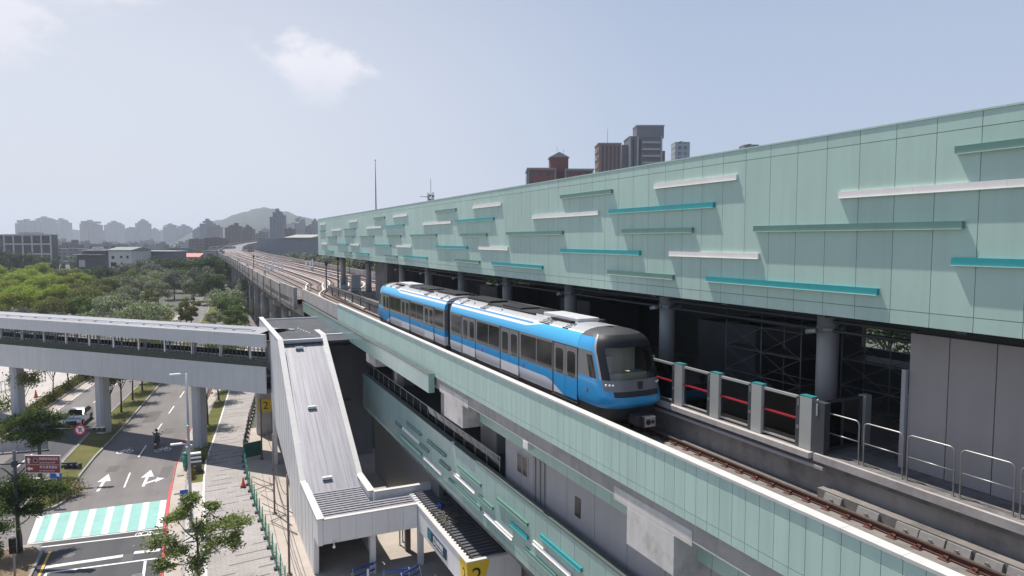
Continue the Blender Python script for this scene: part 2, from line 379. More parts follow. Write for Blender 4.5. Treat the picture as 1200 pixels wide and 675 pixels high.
# ------------------------------------------------------------------ ground, roads, pavements
def interp(tab, y):
    tab = sorted(tab)
    if y <= tab[0][0]: a, b = tab[0], tab[1]
    elif y >= tab[-1][0]: a, b = tab[-2], tab[-1]
    else:
        for a, b in zip(tab, tab[1:]):
            if a[0] <= y <= b[0]: break
    return a[1]+(b[1]-a[1])*(y-a[0])/(b[0]-a[0])
RL = [(57.5,-9.6),(60,-9.25),(67.5,-8.9),(78,-7.4),(90,-6.0),(104.6,-4.3),(130,-1.2),(160,2.2),(200,5.5),(260,8)]
RR = [(20,-2.2),(43,-2.25),(55.5,-2.3),(65,-2.0),(73,-1.34),(83,-.1),(102,2.3),(130,5.8),(160,9.2),(200,12.5),(260,15)]
ML = [(58.5,-11.0),(66.6,-11.34),(70.6,-11.0),(79.5,-10.1),(90,-8.9),(104.6,-7.1),(130,-4.0),(160,-.6),(200,2.7),(260,5.2)]
LL = [(58,-20.4),(66,-19.4),(85.6,-16.87),(112.8,-13.46),(130,-11.3),(160,-7.6),(200,-4.2),(260,-1.5)]
def strip(mb, fa, fb, y0, y1, z, n=24, m=0, z2=None):
    ys = [y0+(y1-y0)*i/n for i in range(n+1)]
    rows = [[(fa(y), y, z) for y in ys], [(fb(y), y, z if z2 is None else z2) for y in ys]]
    mb.grid(rows[::-1], m, False)
def band(mb, pts, w, z, m=0):
    """flat ribbon of width w along pts"""
    for (a, b) in zip(pts, pts[1:]):
        a = Vector((*a, 0)); b = Vector((*b, 0)); t = (b-a).normalized(); s = Vector((-t.y, t.x, 0))*w/2
        mb.poly([(a-s).to_tuple()[:2]+(z,), (b-s).to_tuple()[:2]+(z,), (b+s).to_tuple()[:2]+(z,), (a+s).to_tuple()[:2]+(z,)], m)
f = lambda tab, d=0: (lambda y: interp(tab, y)+d)
g = MB(); g.poly([(-3600,-60,0),(3600,-60,0),(3600,5600,0),(-3600,5600,0)])
tag(g.build('ground', M['ground']), kind='structure')
# carriageways (asphalt sheets)
r = MB(); strip(r, f(RL), f(RR), 57.5, 260, .008, 60)
r.poly([(-70,24,.008),(-2.2,24,.008),(-2.25,43,.008),(-2.3,57.5,.008),(-70,57.5,.008)])
road = tag(r.build('road', M['asph']), kind='structure')
r = MB(); strip(r, f(LL), f(ML), 57.5, 260, .0085, 60)
road2 = tag(r.build('road', M['asph']), kind='structure')
r = MB(); r.poly([(-9.3,24,.012),(-2.26,24,.012),(-2.3,50.6,.012),(-9.4,51.4,.012)]); r.build('asphalt_patch', M['asph_d'], road)
r = MB(); strip(r, f(LL, .05), f(LL, 1.25), 58, 200, .013, 40); r.build('gutter_strip', M['site'], road2)
r = MB(); strip(r, f(LL, 3.0), f(ML, -.35), 57.5, 84, .013, 12); r.build('asphalt_patch', M['asph_d'], road2)
# painted markings on the roads
c = MB(); BL, BR, TR, TL = (-10.3,51.85), (-2.5,50.96), (-2.42,56.3), (-10.6,56.8)
c.poly([(*BL,.017),(*BR,.017),(*TR,.017),(*TL,.017)]); c.build('crossing_band', M['paint_g'], road)
lerp = lambda a, b, u: (a[0]+(b[0]-a[0])*u, a[1]+(b[1]-a[1])*u)
c = MB()
for i in range(8):
    u = .095+(i-1)*.139+.02
    if u < 0: u = .0
    v = u+.05
    c.poly([(*lerp(BL,BR,u),.021),(*lerp(BL,BR,v),.021),(*lerp(TL,TR,v-.0),.021),(*lerp(TL,TR,u-.0),.021)])
c.build('crossing_stripes', M['paint'], road)
c = MB()
band(c, [(-10.3,51.7),(-2.5,50.8)], .12, .018); band(c, [(-9.7,50.85),(-2.5,49.9)], .15, .018)
band(c, [(-8.6,47.5),(-4.55,47.25)], .38, .018); band(c, [(-3.96,47.44),(-2.5,47.2)], .38, .018)
band(c, [(-8.47,46.64),(-2.45,45.97)], .17, .018); band(c, [(-8.42,46.5),(-8.3,36)], .15, .018); band(c, [(-3.25,45.9),(-3.2,36)], .15, .018)
for i in range(14):
    y = 60.6+i*8.05; x = lambda q: (interp(RL,q)+interp(RR,q))/2+.12
    band(c, [(x(y),y),(x(y+3.7),y+3.7)], .13, .0185)
def arrow(x, y, ang, turn=False):
    s, co = math.sin(ang), math.cos(ang)
    T = lambda u, v: (x+u*co+v*s, y-u*s+v*co, .0188)
    c.poly([T(-.11,0),T(.11,0),T(.11,2.3),T(-.11,2.3)]); c.poly([T(-.48,2.302),T(.48,2.302),T(0,4.2)])
    if turn:
        c.poly([T(.112,.55),T(.112,.95),T(.75,1.5),T(.75,1.1)]); c.poly([T(.752,.75),T(1.35,1.55),T(.752,1.9)])
arrow(-7.35, 60.5, .08); arrow(-4.22, 60.2, .08, True)
def ringflat(cx, cy, rr, sx=1.0):
    n = 14
    for k in range(n):
        a, b = 2*math.pi*k/n, 2*math.pi*(k+1)/n
        c.poly([(cx+rr*.72*math.cos(a)*sx, cy+rr*.72*1.7*math.sin(a), .0188),(cx+rr*math.cos(a)*sx, cy+rr*1.7*math.sin(a), .0188),(cx+rr*math.cos(b)*sx, cy+rr*1.7*math.sin(b), .0188),(cx+rr*.72*math.cos(b)*sx, cy+rr*.72*1.7*math.sin(b), .0188)])
for (bx, by) in ((-6.35,71.0),(-3.2,70.2)):
    ringflat(bx-.38, by, .3); ringflat(bx+.42, by, .3)
    band(c, [(bx-.38,by),(bx-.1,by+.75),(bx+.3,by+.75),(bx+.42,by)], .1, .0189); band(c, [(bx-.1,by+.75),(bx+.02,by),(bx+.3,by+.7)], .09, .0191)
    band(c, [(bx+.25,by+1.05),(bx+.5,by+1.05)], .1, .0189)
ringflat(-3.9, 50.3, .2); ringflat(-3.2, 50.2, .2); band(c, [(-3.9,50.3),(-3.6,50.65),(-3.3,50.6),(-3.2,50.2)], .09, .019)
c.build('lane_marking', M['paint'], road)
c = MB()
x = lambda q: (interp(LL,q)+1.2+interp(ML,q))/2
for i in range(16): 
    y = 62+i*8.05; band(c, [(x(y),y),(x(y+3.7),y+3.7)], .13, .0185)
band(c, [(interp(LL,y)+1.35, y) for y in range(60, 240, 6)], .12, .0182)
for k in range(5): band(c, [(-17.5+k*1.6,66.5-k*.15),(-16.7+k*1.6,66.4-k*.15)], .35, .0187)
band(c, [(-18.6,64.2),(-11.4,63.6)], .35, .0187)
c.build('lane_marking', M['paint'], road2)
c = MB(); strip(c, f(RR, -.12), f(RR, .08), 24, 60, .019, 30); strip(c, f(RR, -.03), f(RR, .05), 60, 140, .019, 30)
c.build('red_kerb_line', M['kerb_red'], road)
c = MB(); band(c, [(-8.75,49.8),(-8.72,40)], .14, .0185); c.build('yellow_kerb_line', M['paint_y'], road)
c = MB()
for (px_, py_, w_, l_) in ((-4.3,46.9,.6,1.0),(-5.4,69.5,1.2,2.4),(-6.9,66.0,.9,1.6),(-2.9,63.2,.8,3.0),(-5.0,84,1.4,5),(-3.0,77,1.0,2.2),(-7.2,54,0,0)):
    if w_: c.poly([(px_-w_/2,py_-l_/2,.0135),(px_+w_/2,py_-l_/2,.0135),(px_+w_/2+l_*.1,py_+l_/2,.0135),(px_-w_/2+l_*.1,py_+l_/2,.0135)])
c.build('repair_patch', asphalt('repair_asphalt', (.135,.127,.125), (.16,.15,.148)), road)
c = MB()
for (mx_, my_) in ((-5.9,66.4),(-3.3,58.3),(-7.6,48.8),(-4.6,75.5),(-6.4,43.5),(-3.6,44)):
    c.poly([(mx_+.34*math.cos(a*math.pi/8), my_+.34*math.sin(a*math.pi/8), .0195) for a in range(16)])
c.build('manhole_cover', M['conc_d'], road)
c = MB(); band(c, [(interp(RL,y)*.5+interp(RR,y)*.5-.9, y) for y in range(58, 200, 6)], .03, .0136); band(c, [(-9.4,51.45),(-2.3,50.65)], .05, .0196)
c.build('asphalt_seam', M['conc_d'], road)
# median with kerbs and grass
MRl = lambda y: interp(RL, y)-.02
k = MB()
tip = [(-9.2,60.0),(-9.25,58.9),(-9.7,57.9),(-10.6,57.4),(-11.6,57.5),(-12.0,58.3),(-11.9,60)]
outl = [(MRl(y), y) for y in range(240, 60, -5)] + tip + [(interp(ML,y)+.02, y) for y in range(65, 241, 5)]
ins = []
n = len(outl)
for i, p in enumerate(outl):
    a = Vector(outl[i-1]); b = Vector(outl[(i+1) % n]); t = (b-a).normalized(); nn = Vector((t.y, -t.x))
    q = Vector(p); cx = Vector((interp(RL, max(p[1],60))-1.35, max(p[1],60)))
    nn = nn if nn.dot(cx-q) > 0 else -nn
    ins.append(q+nn*.17)
k.grid([[(*p, .0) for p in outl], [(*p, .17) for p in outl], [(q.x, q.y, .175) for q in ins], [(q.x, q.y, .12) for q in ins]], 0, False, True)
tag(k.build('median_kerb', M['kerb']), kind='structure')
gm = MB(); 
for i in range(n//2): 
    a, b = ins[i], ins[i+1]; c2, d2 = ins[n-2-i], ins[n-1-i]
    if n-2-i > i+1: gm.poly([(a.x,a.y,.13),(b.x,b.y,.13),(c2.x,c2.y,.13),(d2.x,d2.y,.13)])
tag(gm.build('median_verge', M['grass']), kind='structure')
# near left island
isl = [(-9.1,50.0),(-9.05,36),(-16,36),(-16.5,48.5),(-13,51.2),(-10.4,51.25),(-9.5,50.8)]
k = MB(); cI = Vector((-12.5,44)); iin = [(cI+(Vector(p)-cI)*.955) for p in isl]
k.grid([[(*p,0) for p in isl],[(*p,.16) for p in isl],[(q.x,q.y,.165) for q in iin],[(q.x,q.y,.12) for q in iin]], 0, False, True)
tag(k.build('island_kerb', M['kerb']), kind='structure')
k = MB(); k.poly([(q.x,q.y,.13) for q in iin]); tag(k.build('island_soil', M['soil']), kind='structure')
# right hand side: gutter, kerb, verge, paving, building site
k = MB(); strip(k, f(RR, .1), f(RR, 1.0), 24, 140, .02, 50); gut = tag(k.build('gutter', M['site']), kind='structure')
k = MB()
for y in (42.5,45.6,48.7,51.8,57.1,61.5,66.5,72): x0 = interp(RR, y)+.3; k.box(x0, x0+.5, y, y+.32, .02, .028)
k.build('drain_grate', M['dark2'], gut)
k = MB(); strip(k, f(RR, 1.0), f(RR, 1.0), 24, 140, .0, 50, 0, .15); strip(k, f(RR, 1.0), f(RR, 1.18), 24, 140, .15, 50)
tag(k.build('kerb', M['kerb']), kind='structure')
SW = [(24,-.05),(45,0),(57.3,.02),(64.3,.3),(78,1.85),(96,3.7),(140,9.2)]
FE = [(24,4.6),(40.9,3.86),(51,3.48),(57,3.3),(63.7,3.39),(75.3,4.68),(100,8.2),(140,14)]
k = MB(); strip(k, f(RR,1.18), f(SW), 59, 140, .145, 40); tag(k.build('verge', M['grass']), kind='structure')
k = MB(); strip(k, f(RR,1.18), f(SW), 24, 59, .146, 20); tag(k.build('side_path', M['conc_l']), kind='structure')
k = MB(); strip(k, f(SW), f(SW,.14), 24, 140, .155, 40); tag(k.build('edging', M['paint']), kind='structure')
k = MB(); strip(k, f(SW,.14), f(FE,.1), 24, 140, .15, 40); tag(k.build('pavement', M['pave']), kind='structure')
k = MB(); strip(k, f(FE,.1), lambda y: 14.6, 24, 74, .14, 30); sitep = tag(k.build('building_site_ground', M['site']), kind='structure')
k = MB()
band(k, [(4.75,36),(4.9,49),(5.0,58)], .05, .146); band(k, [(5.25,36),(5.35,50),(5.45,60)], .05, .146); band(k, [(4.2,38),(4.35,50),(4.6,60)], .04, .146)
k.build('drain_line', M['conc_d'], sitep)
k = MB(); strip(k, f(LL,-30), f(LL,-1.5), 60, 150, .03, 30); tag(k.build('plaza', M['conc_l']), kind='structure')
k = MB(); strip(k, f(LL,-.25), f(LL,0), 58, 200, .15, 40); strip(k, f(LL,0), f(LL,0), 58, 200, .15, 40, 0, 0); tag(k.build('kerb', M['kerb']), kind='structure')
k = MB(); strip(k, f(LL,-1.6), f(LL,-.25), 58, 200, .14, 40); tag(k.build('planting_strip', M['soil']), kind='structure')
k = MB(); k.poly([(-60,150,.02),(60,160,.02),(60,190,.02),(-60,180,.02)]); tag(k.build('cross_road', M['asph']), kind='structure')

# ------------------------------------------------------------------ metro station (upper facade, platform, lower facade)
st = thing('metro_station', 'large pale green metro station hall with rows of white, teal and green fins', 'station', (16.2, 30, 0))
FX = 16.2
p = MB()
def panel_cols(y0, y1, w): 
    out = []; y = y0
    while y < y1-.01: out.append((y, min(y+w, y1))); y += w
    return out
for (a, b) in panel_cols(-8, 100.9, 1.04):
    for (z0, z1) in ((17.36,17.703),(17.717,22.043),(22.057,22.40)):
        p.box(FX, FX+.05, a+.0075, b-.0075, z0, z1)
fac = p.build('facade', M['green'], st)
p = MB(); p.box(FX+.045, FX+.2, -8, 100.9, 17.37, 22.39); p.build('facade_backing', M['joint'], st)
FINS = [('w',17.32,21.75,21.54),('g',24.67,29.13,21.55),('w',36.25,40.69,21.56),('g',43.72,48.02,21.54),('t',37.31,43.81,20.74),('w',44.73,51.21,20.72),('w',25.75,32.23,20.68),('t',18.37,24.86,20.69),('g',19.44,23.86,19.84),('g',28.92,35.44,19.84),('g',38.37,42.79,19.8),('w',55.4,59.88,21.56),('g',62.86,67.06,21.57),('w',74.58,79.05,21.55),('t',56.47,62.62,20.72),('w',64.06,70.43,20.71),('g',75.62,82.0,20.7),('g',47.89,54.46,19.83),('g',57.45,61.97,19.82),('g',67.16,73.38,19.81),('w',83.63,89.99,20.72),('w',94.44,98.77,21.66),('g',94.84,98.89,20.72),('g',86.66,92.88,19.84),('w',93.55,97.82,18.97),('t',88.92,95.44,18.01),('t',80.13,86.25,18.95),('w',73.82,78.41,18.97),('g',76.69,81.4,19.85),('t',60.79,67.06,18.96),('w',54.38,58.85,18.96),('t',41.67,48.0,18.98),('w',35.29,39.68,18.99),('t',22.6,29.1,18.97),('w',16.28,20.75,18.98),('t',69.41,75.83,18.03),('g',77.86,82.24,18.03),('g',58.64,62.9,18.02),('t',50.13,56.69,18.08),('g',39.5,43.85,18.11),('t',31.03,37.56,18.09),('g',20.47,24.9,18.11),('t',12.08,18.66,18.14),('w',6.9,13.38,20.72),('g',5.8,10.22,21.57),('g',9.97,16.48,19.84),('t',3.7,10.19,18.99),('w',-2.1,2.4,21.55),('w',-2.7,1.8,18.98),('t',-.6,5.9,20.7),('t',-7,-.4,18.1),('g',0,4.4,19.84)]
def fins(lst, xf, parent, pr0=1.0, h=.19, lip=True):
    for (c, a, b, z) in lst:
        pr = {'w':.07,'g':.105,'t':.095}[c]*pr0
        q = MB(); n = max(1, round((b-a)/2.17)); w = (b-a)/n
        # shallow open tray: face, top lip, bottom lip
        for i in range(n):
            y0, y1 = a+i*w+(.004 if i else 0), a+(i+1)*w
            q.box(xf-pr, xf-pr+.012, y0, y1, z-h/2+.012, z+h/2)
            q.box(xf-pr+.0125, xf-.001, y0, y1, z+h/2-.012, z+h/2-.001)
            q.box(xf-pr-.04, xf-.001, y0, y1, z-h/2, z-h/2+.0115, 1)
        q.box(xf-pr+.013, xf-.001, a+.001, a+.012, z-h/2+.012, z+h/2-.0125)
        q.box(xf-pr+.013, xf-.001, b-.012, b-.001, z-h/2+.012, z+h/2-.0125)
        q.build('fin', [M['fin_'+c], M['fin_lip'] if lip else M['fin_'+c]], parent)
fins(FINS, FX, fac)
p = MB(); p.box(FX+.21, 31, -8, 100.9, 21.9, 22.33); p.build('roof', M['roof_l'], st)
p = MB(); p.box(FX-.02, FX+.3, -8, 100.9, 22.405, 22.45); p.build('roof_edge_cap', M['green'], st)
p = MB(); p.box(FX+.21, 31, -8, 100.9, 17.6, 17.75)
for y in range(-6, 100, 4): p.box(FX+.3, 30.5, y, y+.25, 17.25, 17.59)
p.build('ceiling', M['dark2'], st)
p = MB(); p.box(30.6, 31, -8, 100.9, 17.76, 21.89); p.box(FX+.21,31,100.6,100.88,17.76,21.89); p.box(FX+.21,31,-8,-7.7,17.76,21.89); p.build('outer_facade', M['green'], st)
for y in (15.6,23.9,32.3,40.6,48.9,57.2,65.5,80,95):
    p = MB(); p.tube([(18.55,y,13.31),(18.55,y,17.6)], .335, 24)
    col = p.build('column', M['column'], st)
    p = MB(); p.tube([(18.55,y,16.55),(18.55,y,16.72)], .36, 20); p.box(18.15,18.95,y-.05,y+.05,16.58,16.68)
    for s in (-1,1): p.tube([(18.5+s*.62-.0,y-.15,16.63),(18.5+s*.62,y+.25,16.55)], .09, 10)
    p.build('speaker_bracket', M['galv'], col)
p = MB(); p.box(16.25, 24.6, -8, 72, 12.95, 13.3); p.build('platform_slab', M['conc_d'], st)
p = MB(); p.box(16.06, 16.245, 14.05, 62, 13.13, 13.302); p.build('platform_edge', M['conc_l'], st)
p = MB(); p.box(16.12,16.24,13.6,62,12.9,12.99); p.build('platform_ledge', M['grey_wall_l'], st)
p = MB(); p.box(16.14, 16.245, -8, 13.95, 13.1, 13.315); p.build('walkway_edge', M['conc'], st)
p = MB(); p.box(16.42, 16.8, -8, 72, 10.7, 12.94); p.build('platform_wall', M['conc_wall'], st)
# back of platform: panels with two openings; scaffolding is separate
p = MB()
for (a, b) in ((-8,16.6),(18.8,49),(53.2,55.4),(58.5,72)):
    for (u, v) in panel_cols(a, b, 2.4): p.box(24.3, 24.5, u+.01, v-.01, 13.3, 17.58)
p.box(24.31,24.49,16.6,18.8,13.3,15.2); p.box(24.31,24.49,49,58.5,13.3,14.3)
p.build('back_wall', M['dark2'], st)  # coloured dark to carry the shade of the platform interior
p = MB()
for (u, v) in panel_cols(-6.16, 12.0, 1.14): p.box(17.4, 17.46, u+.012, v-.012, 13.31, 17.0)
p.box(17.47, 24.3, 11.85, 11.99, 13.31, 17.0)
p.build('side_wall', M['grey_wall'], st)
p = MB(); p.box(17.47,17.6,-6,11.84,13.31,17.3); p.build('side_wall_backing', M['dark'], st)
p = MB(); p.box(17.3, 17.42, 12.02, 12.14, 13.31, 16.0); p.build('wall_end_post', M['column'], st)
p = MB(); p.box(17.4, 24.3, 67, 71.9, 13.3, 17.59); p.build('end_wall', M['conc_d'], st)
for y in (20.4,33,46):
    p = MB(); p.box(20.2,23.6,y,y+3.4,13.31,16.0); p.build('stair_enclosure', M['dark2'], st)
p = MB()
for z in (16.6,16.9): p.tube([(17.6+z*.05,-4,z),(17.6+z*.05,66,z)], .06, 8)
for x in (20,21.5): p.box(x,x+.35,-4,66,16.75,16.9)
p.build('ceiling_services', M['dark2'], st)  # galvanised runs coloured dark for the shade under the ceiling
# lower facade along the concourse
LX = 12.3
p = MB()
for (a, b) in panel_cols(-6, 55.7, 1.04):
    for (z0, z1) in ((5.72,6.02),(6.04,8.58)): p.box(LX, LX+.05, a+.009, b-.009, z0, z1)
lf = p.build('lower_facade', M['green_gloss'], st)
p = MB(); p.box(LX+.045, LX+.3, -6, 55.7, 5.73, 8.57); p.box(LX-.03, LX+.3, -6,55.7,8.59,8.63); p.build('lower_facade_backing', M['joint'], st)
base = [('g',35.06,38.29,7.6),('w',35.78,39.03,6.36),('g',34.37,36.06,7.03),('g',29.95,33.16,7.62),('w',30.74,33.8,7.02),('g',29.96,34.57,6.45),('g',28.48,30.29,7.01),('g',24.82,28.0,7.66),('t',24.82,26.55,7.09),('w',26.35,29.5,6.43),('t',20.46,23.65,7.67),('w',21.19,24.32,7.13),('g',22.33,25.08,6.55),('g',43.95,45.46,6.97),('g',39.55,42.66,7.6),('w',40.03,43.76,6.98),('g',39.52,44.04,6.39),('g',38.08,39.81,6.97)]
base += [('g',15.9,19.1,7.62),('w',16.4,19.4,6.9),('t',12.5,15.6,7.2),('g',17,20,6.4)]
fins(base, LX, lf, .75, .15, False)
p = MB(); p.box(LX+.31, 16.4, -6, 55.7, 8.1, 8.32); p.build('concourse_floor', M['dark2'], st)  # floor coloured dark to deepen the concourse shade
p = MB()
for (a, b) in panel_cols(-6, 28.5, 2.05): p.box(12.92, 13.1, a+.011, b-.011, 8.33, 10.29)
cw = p.build('concourse_wall', M['grey_wall_l'], st)
p = MB()
for (a, b) in panel_cols(-6, 31.5, 1.02): p.box(12.86, 13.1, a+.008, b-.008, 10.31, 11.29)
p.build('concourse_fascia', M['green'], st)
for (y0, y1, z0, z1) in ((26.2,27.15,9.15,9.95),(21.65,22.05,9.0,9.75)):
    q = MB(); q.box(12.895, 12.915, y0, y1, z0, z1); wd = q.build('window', M['glass_d'], cw)
for y in (24.5,24.9,25.35):
    q = MB(); q.box(12.86,12.915,y,y+.2,8.34,10.28); q.build('pilaster', M['grey_wall'], cw)
q = MB(); q.box(12.89,12.918,26.1,27.25,9.97,10.03); q.box(12.89,12.918,26.1,27.25,9.08,9.13); q.box(12.89,12.918,26.1,26.18,9.13,9.97); q.box(12.89,12.918,27.17,27.25,9.13,9.97); q.box(12.88,12.917,26.6,26.66,9.15,9.95)
q.build('window_frame', M['grey_wall_l'], cw)
p = MB(); p.box(12.7, 12.72, 28.6, 55.5, 8.33, 9.3); gr = p.build('glass_railing', M['glass'], st)
p = MB(); p.tube([(12.71,28.6,9.33),(12.71,55.5,9.33)], .03, 8)
for i in range(18): p.tube([(12.71,28.7+i*1.55,8.33),(12.71,28.7+i*1.55,9.33)], .02, 6)
p.build('railing_rail', M['galv'], st)
p = MB(); p.box(15.95,16.4,-6,72,5,9.88); p.build('concourse_back_wall', M['dark'], st)  # dark colour stands in for the unlit depth of the concourse
for y in (37.2,47.5): 
    q = MB(); q.box(12.95,13.45,y,y+.6,8.33,11.29); q.build('concourse_column', M['conc_l'], st)
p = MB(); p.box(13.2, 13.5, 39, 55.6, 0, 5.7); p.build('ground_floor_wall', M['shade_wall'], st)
p = MB(); p.box(14.6, 14.9, -6, 38.9, 0, 5.7); p.build('ground_floor_wall', M['conc_d'], st)
p = MB(); p.box(12.35, 16, -6, 55.7, 5.5, 5.71); p.build('concourse_soffit', M['conc_d'], st)
# ------------------------------------------------------------------ viaduct carrying the near track
va = thing('elevated_viaduct', 'concrete viaduct with pale green parapet panels running under the blue train', 'viaduct', (12, 30, 0))
p = MB()
for (a, b) in panel_cols(-8, 64.2, .45):
    for (z0, z1) in ((11.88,12.12),(12.135,13.2),(13.215,13.5)): p.box(11.94, 11.99, a+.007, b-.007, z0, z1)
p.build('parapet_panel', M['green_rough'], va)
p = MB(); p.box(11.985, 12.2, -8, 64.25, 11.89, 13.495); p.box(12.0,12.22,64.26,88,12.1,13.42); par = p.build('parapet', M['conc_l'], va)
p = MB()
for (a, b) in panel_cols(-8, 64.2, 1.35): p.box(11.9, 12.2, a+.004, b-.004, 13.5, 13.575)
p.build('coping', M['white'], va)
p = MB(); p.box(12.31, 16.41, -8, 88, 11.6, 12.1); p.build('deck', M['conc_track'], va)
p = MB(); p.box(12.03, 12.3, -8, 88, 11.37, 11.885); p.box(12.31, 16.0, -8, 88, 11.3, 11.595); p.box(14.0, 15.9, -8, 88, 9.9, 11.295); gird = p.build('girder', M['conc'], va)
p = MB(); p.box(12.015, 12.2, -8, 35.6, 11.32, 11.368); p.build('girder_lip', M['white'], va)
for (y0, y1) in ((31.7,34.5),(15.0,17.3),(-2,.5),(50,52.8)):
    p = MB(); p.box(12.0, 13.95, y0, y1, 10.02, 11.19); p.box(12.004, 13.9, y0-.75, y1+.75, 11.195, 11.316); p.box(12.008, 12.028, y0-.75, y1+.75, 11.32, 11.62)
    p.build('pier_bracket', M['conc_w'], va)
    p = MB(); p.box(14.0, 15.6, y0+.3, y1-.3, 0, 9.89); p.build('pier', M['conc'], va)
p = MB()
for (a, b) in panel_cols(35.8, 84, 1.5): p.box(11.55, 11.9, a+.005, b-.005, 11.02, 12.03)
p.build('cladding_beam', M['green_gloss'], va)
p = MB(); p.box(11.53,11.92,35.8,84,12.035,12.06); p.build('cladding_beam_cap', M['joint'], va)  # dark strip painted in for the shadow gap above the beam
p = MB(); p.box(12.0,12.3,24.3,24.75,11.0,11.315)
p.build('drain_spout', M['fin_w'], va)
p = MB(); p.box(11.65,12.02,50.5,51.4,10.3,11.0); p.build('junction_box', M['fin_w'], va)
# plinth wall with cable blocks below platform
p = MB(); p.box(15.95, 16.3, -8, 13.6, 12.11, 12.44)
bl = p.build('cable_trough', M['conc_track'], va)
yb = 13.3
rr2 = random.Random(3)
while yb > -4:
    w = rr2.choice((.55,.62,.58)); gap = rr2.choice((.03,.03,.05,.1,.5)); hb_ = rr2.uniform(-.03,.03)
    p = MB(); p.prism([(15.80,yb-w,12.12),(15.945,yb-w,12.12),(15.945,yb-w,12.4+hb_),(15.9,yb-w,12.4+hb_)], (0,w,0)); p.box(15.80,15.84,yb-w*.5-.04,yb-w*.5+.04,12.26,12.32)
    p.build('cable_block', M['block'], bl); yb -= w+gap
# far branch: wide junction deck beyond the station
VLX = [(86,11.2),(100,10.7),(150,10.6),(255,11.4),(320,10.8),(380,11),(440,13.2),(520,18),(600,25.5),(700,38)]
VRX = [(60,31),(90,31.5),(132,31.6),(240,30.5),(330,30.5),(440,33),(520,41)]
vb = thing('junction_viaduct', 'long weathered concrete viaduct curving away with many tracks', 'viaduct', (14, 120, 0))
def vs(x0, x1, z0, z1, y0=88, y1=436, step=6):
    q = MB(); yy = [y0+k*step for k in range(int((y1-y0)/step)+1)]
    q.grid([[(x0(y), y, z0) for y in yy], [(x0(y), y, z1) for y in yy], [(x1(y), y, z1) for y in yy], [(x1(y), y, z0) for y in yy], [(x0(y), y, z0) for y in yy]], 0, False)
    return q
vs(f(VLX), f(VRX), 11.5, 12.1, 88, 436).build('deck', M['deck_brown'], vb)
q = MB(); q.box(17.0, 31, 72, 88, 11.5, 12.1); q.build('deck_infill', M['deck_brown'], vb)
q = MB()
for k, y in enumerate(range(88, 430, 12)):
    yy = [y+.03, y+4, y+8, y+11.97]; hh = 13.42 if (k % 5) else 13.6
    for xo, wd in ((0, .28),):
        q.grid([[(interp(VLX,v)+xo, v, 11.15) for v in yy], [(interp(VLX,v)+xo, v, hh) for v in yy], [(interp(VLX,v)+xo+wd, v, hh) for v in yy], [(interp(VLX,v)+xo+wd, v, 11.15) for v in yy], [(interp(VLX,v)+xo, v, 11.15) for v in yy]], 0, False)
    x = interp(VLX, y); q.box(x-.14, x+.3, y-.35, y+.35, 10.9, hh+.02)
q.build('parapet', M['conc_via'], vb)
vs(f(VRX,-.3), f(VRX), 11.2, 13.3, 88, 436).build('parapet', M['conc_via'], vb)
vs(f(VLX,1.1), f(VLX,8.5), 9.9, 11.49, 88, 436).build('girder', M['conc_via'], vb)
vs(f(VRX,-9), f(VRX,-1.2), 9.9, 11.49, 88, 436).build('girder', M['conc_via'], vb)
q = MB()
for k in range(40):
    y = 89+k*1.5; x = interp(VLX, y)+.9; q.tube([(x,y,12.1),(x,y,13.3)], .025, 5)
q.tube([(interp(VLX,y)+.9,y,13.3) for y in range(89,150,4)], .03, 5); q.tube([(interp(VLX,y)+.9,y,12.8) for y in range(89,150,4)], .025, 5)
q.build('walkway_rail', M['galv'], vb)
for y in list(range(96, 300, 19)):
    xl, xr = interp(VLX, y), interp(VRX, y)
    for xc in (xl+2.6, xl+7.2) + ((xr-5,) if y < 200 else ()):
        q = MB(); q.tube([(xc,y,0),(xc,y,8.7)], .8, 18); q.build('pier', M['conc_via'], vb)
    q = MB(); q.prism([(xl+.6,y-1,9.88),(xl+.6,y-1,9.2),(xl+2,y-1,8.6),(xl+7.8,y-1,8.6),(xl+9.2,y-1,9.2),(xl+9.2,y-1,9.88)], (0,2,0)); q.build('pier_cap', M['conc_via'], vb)
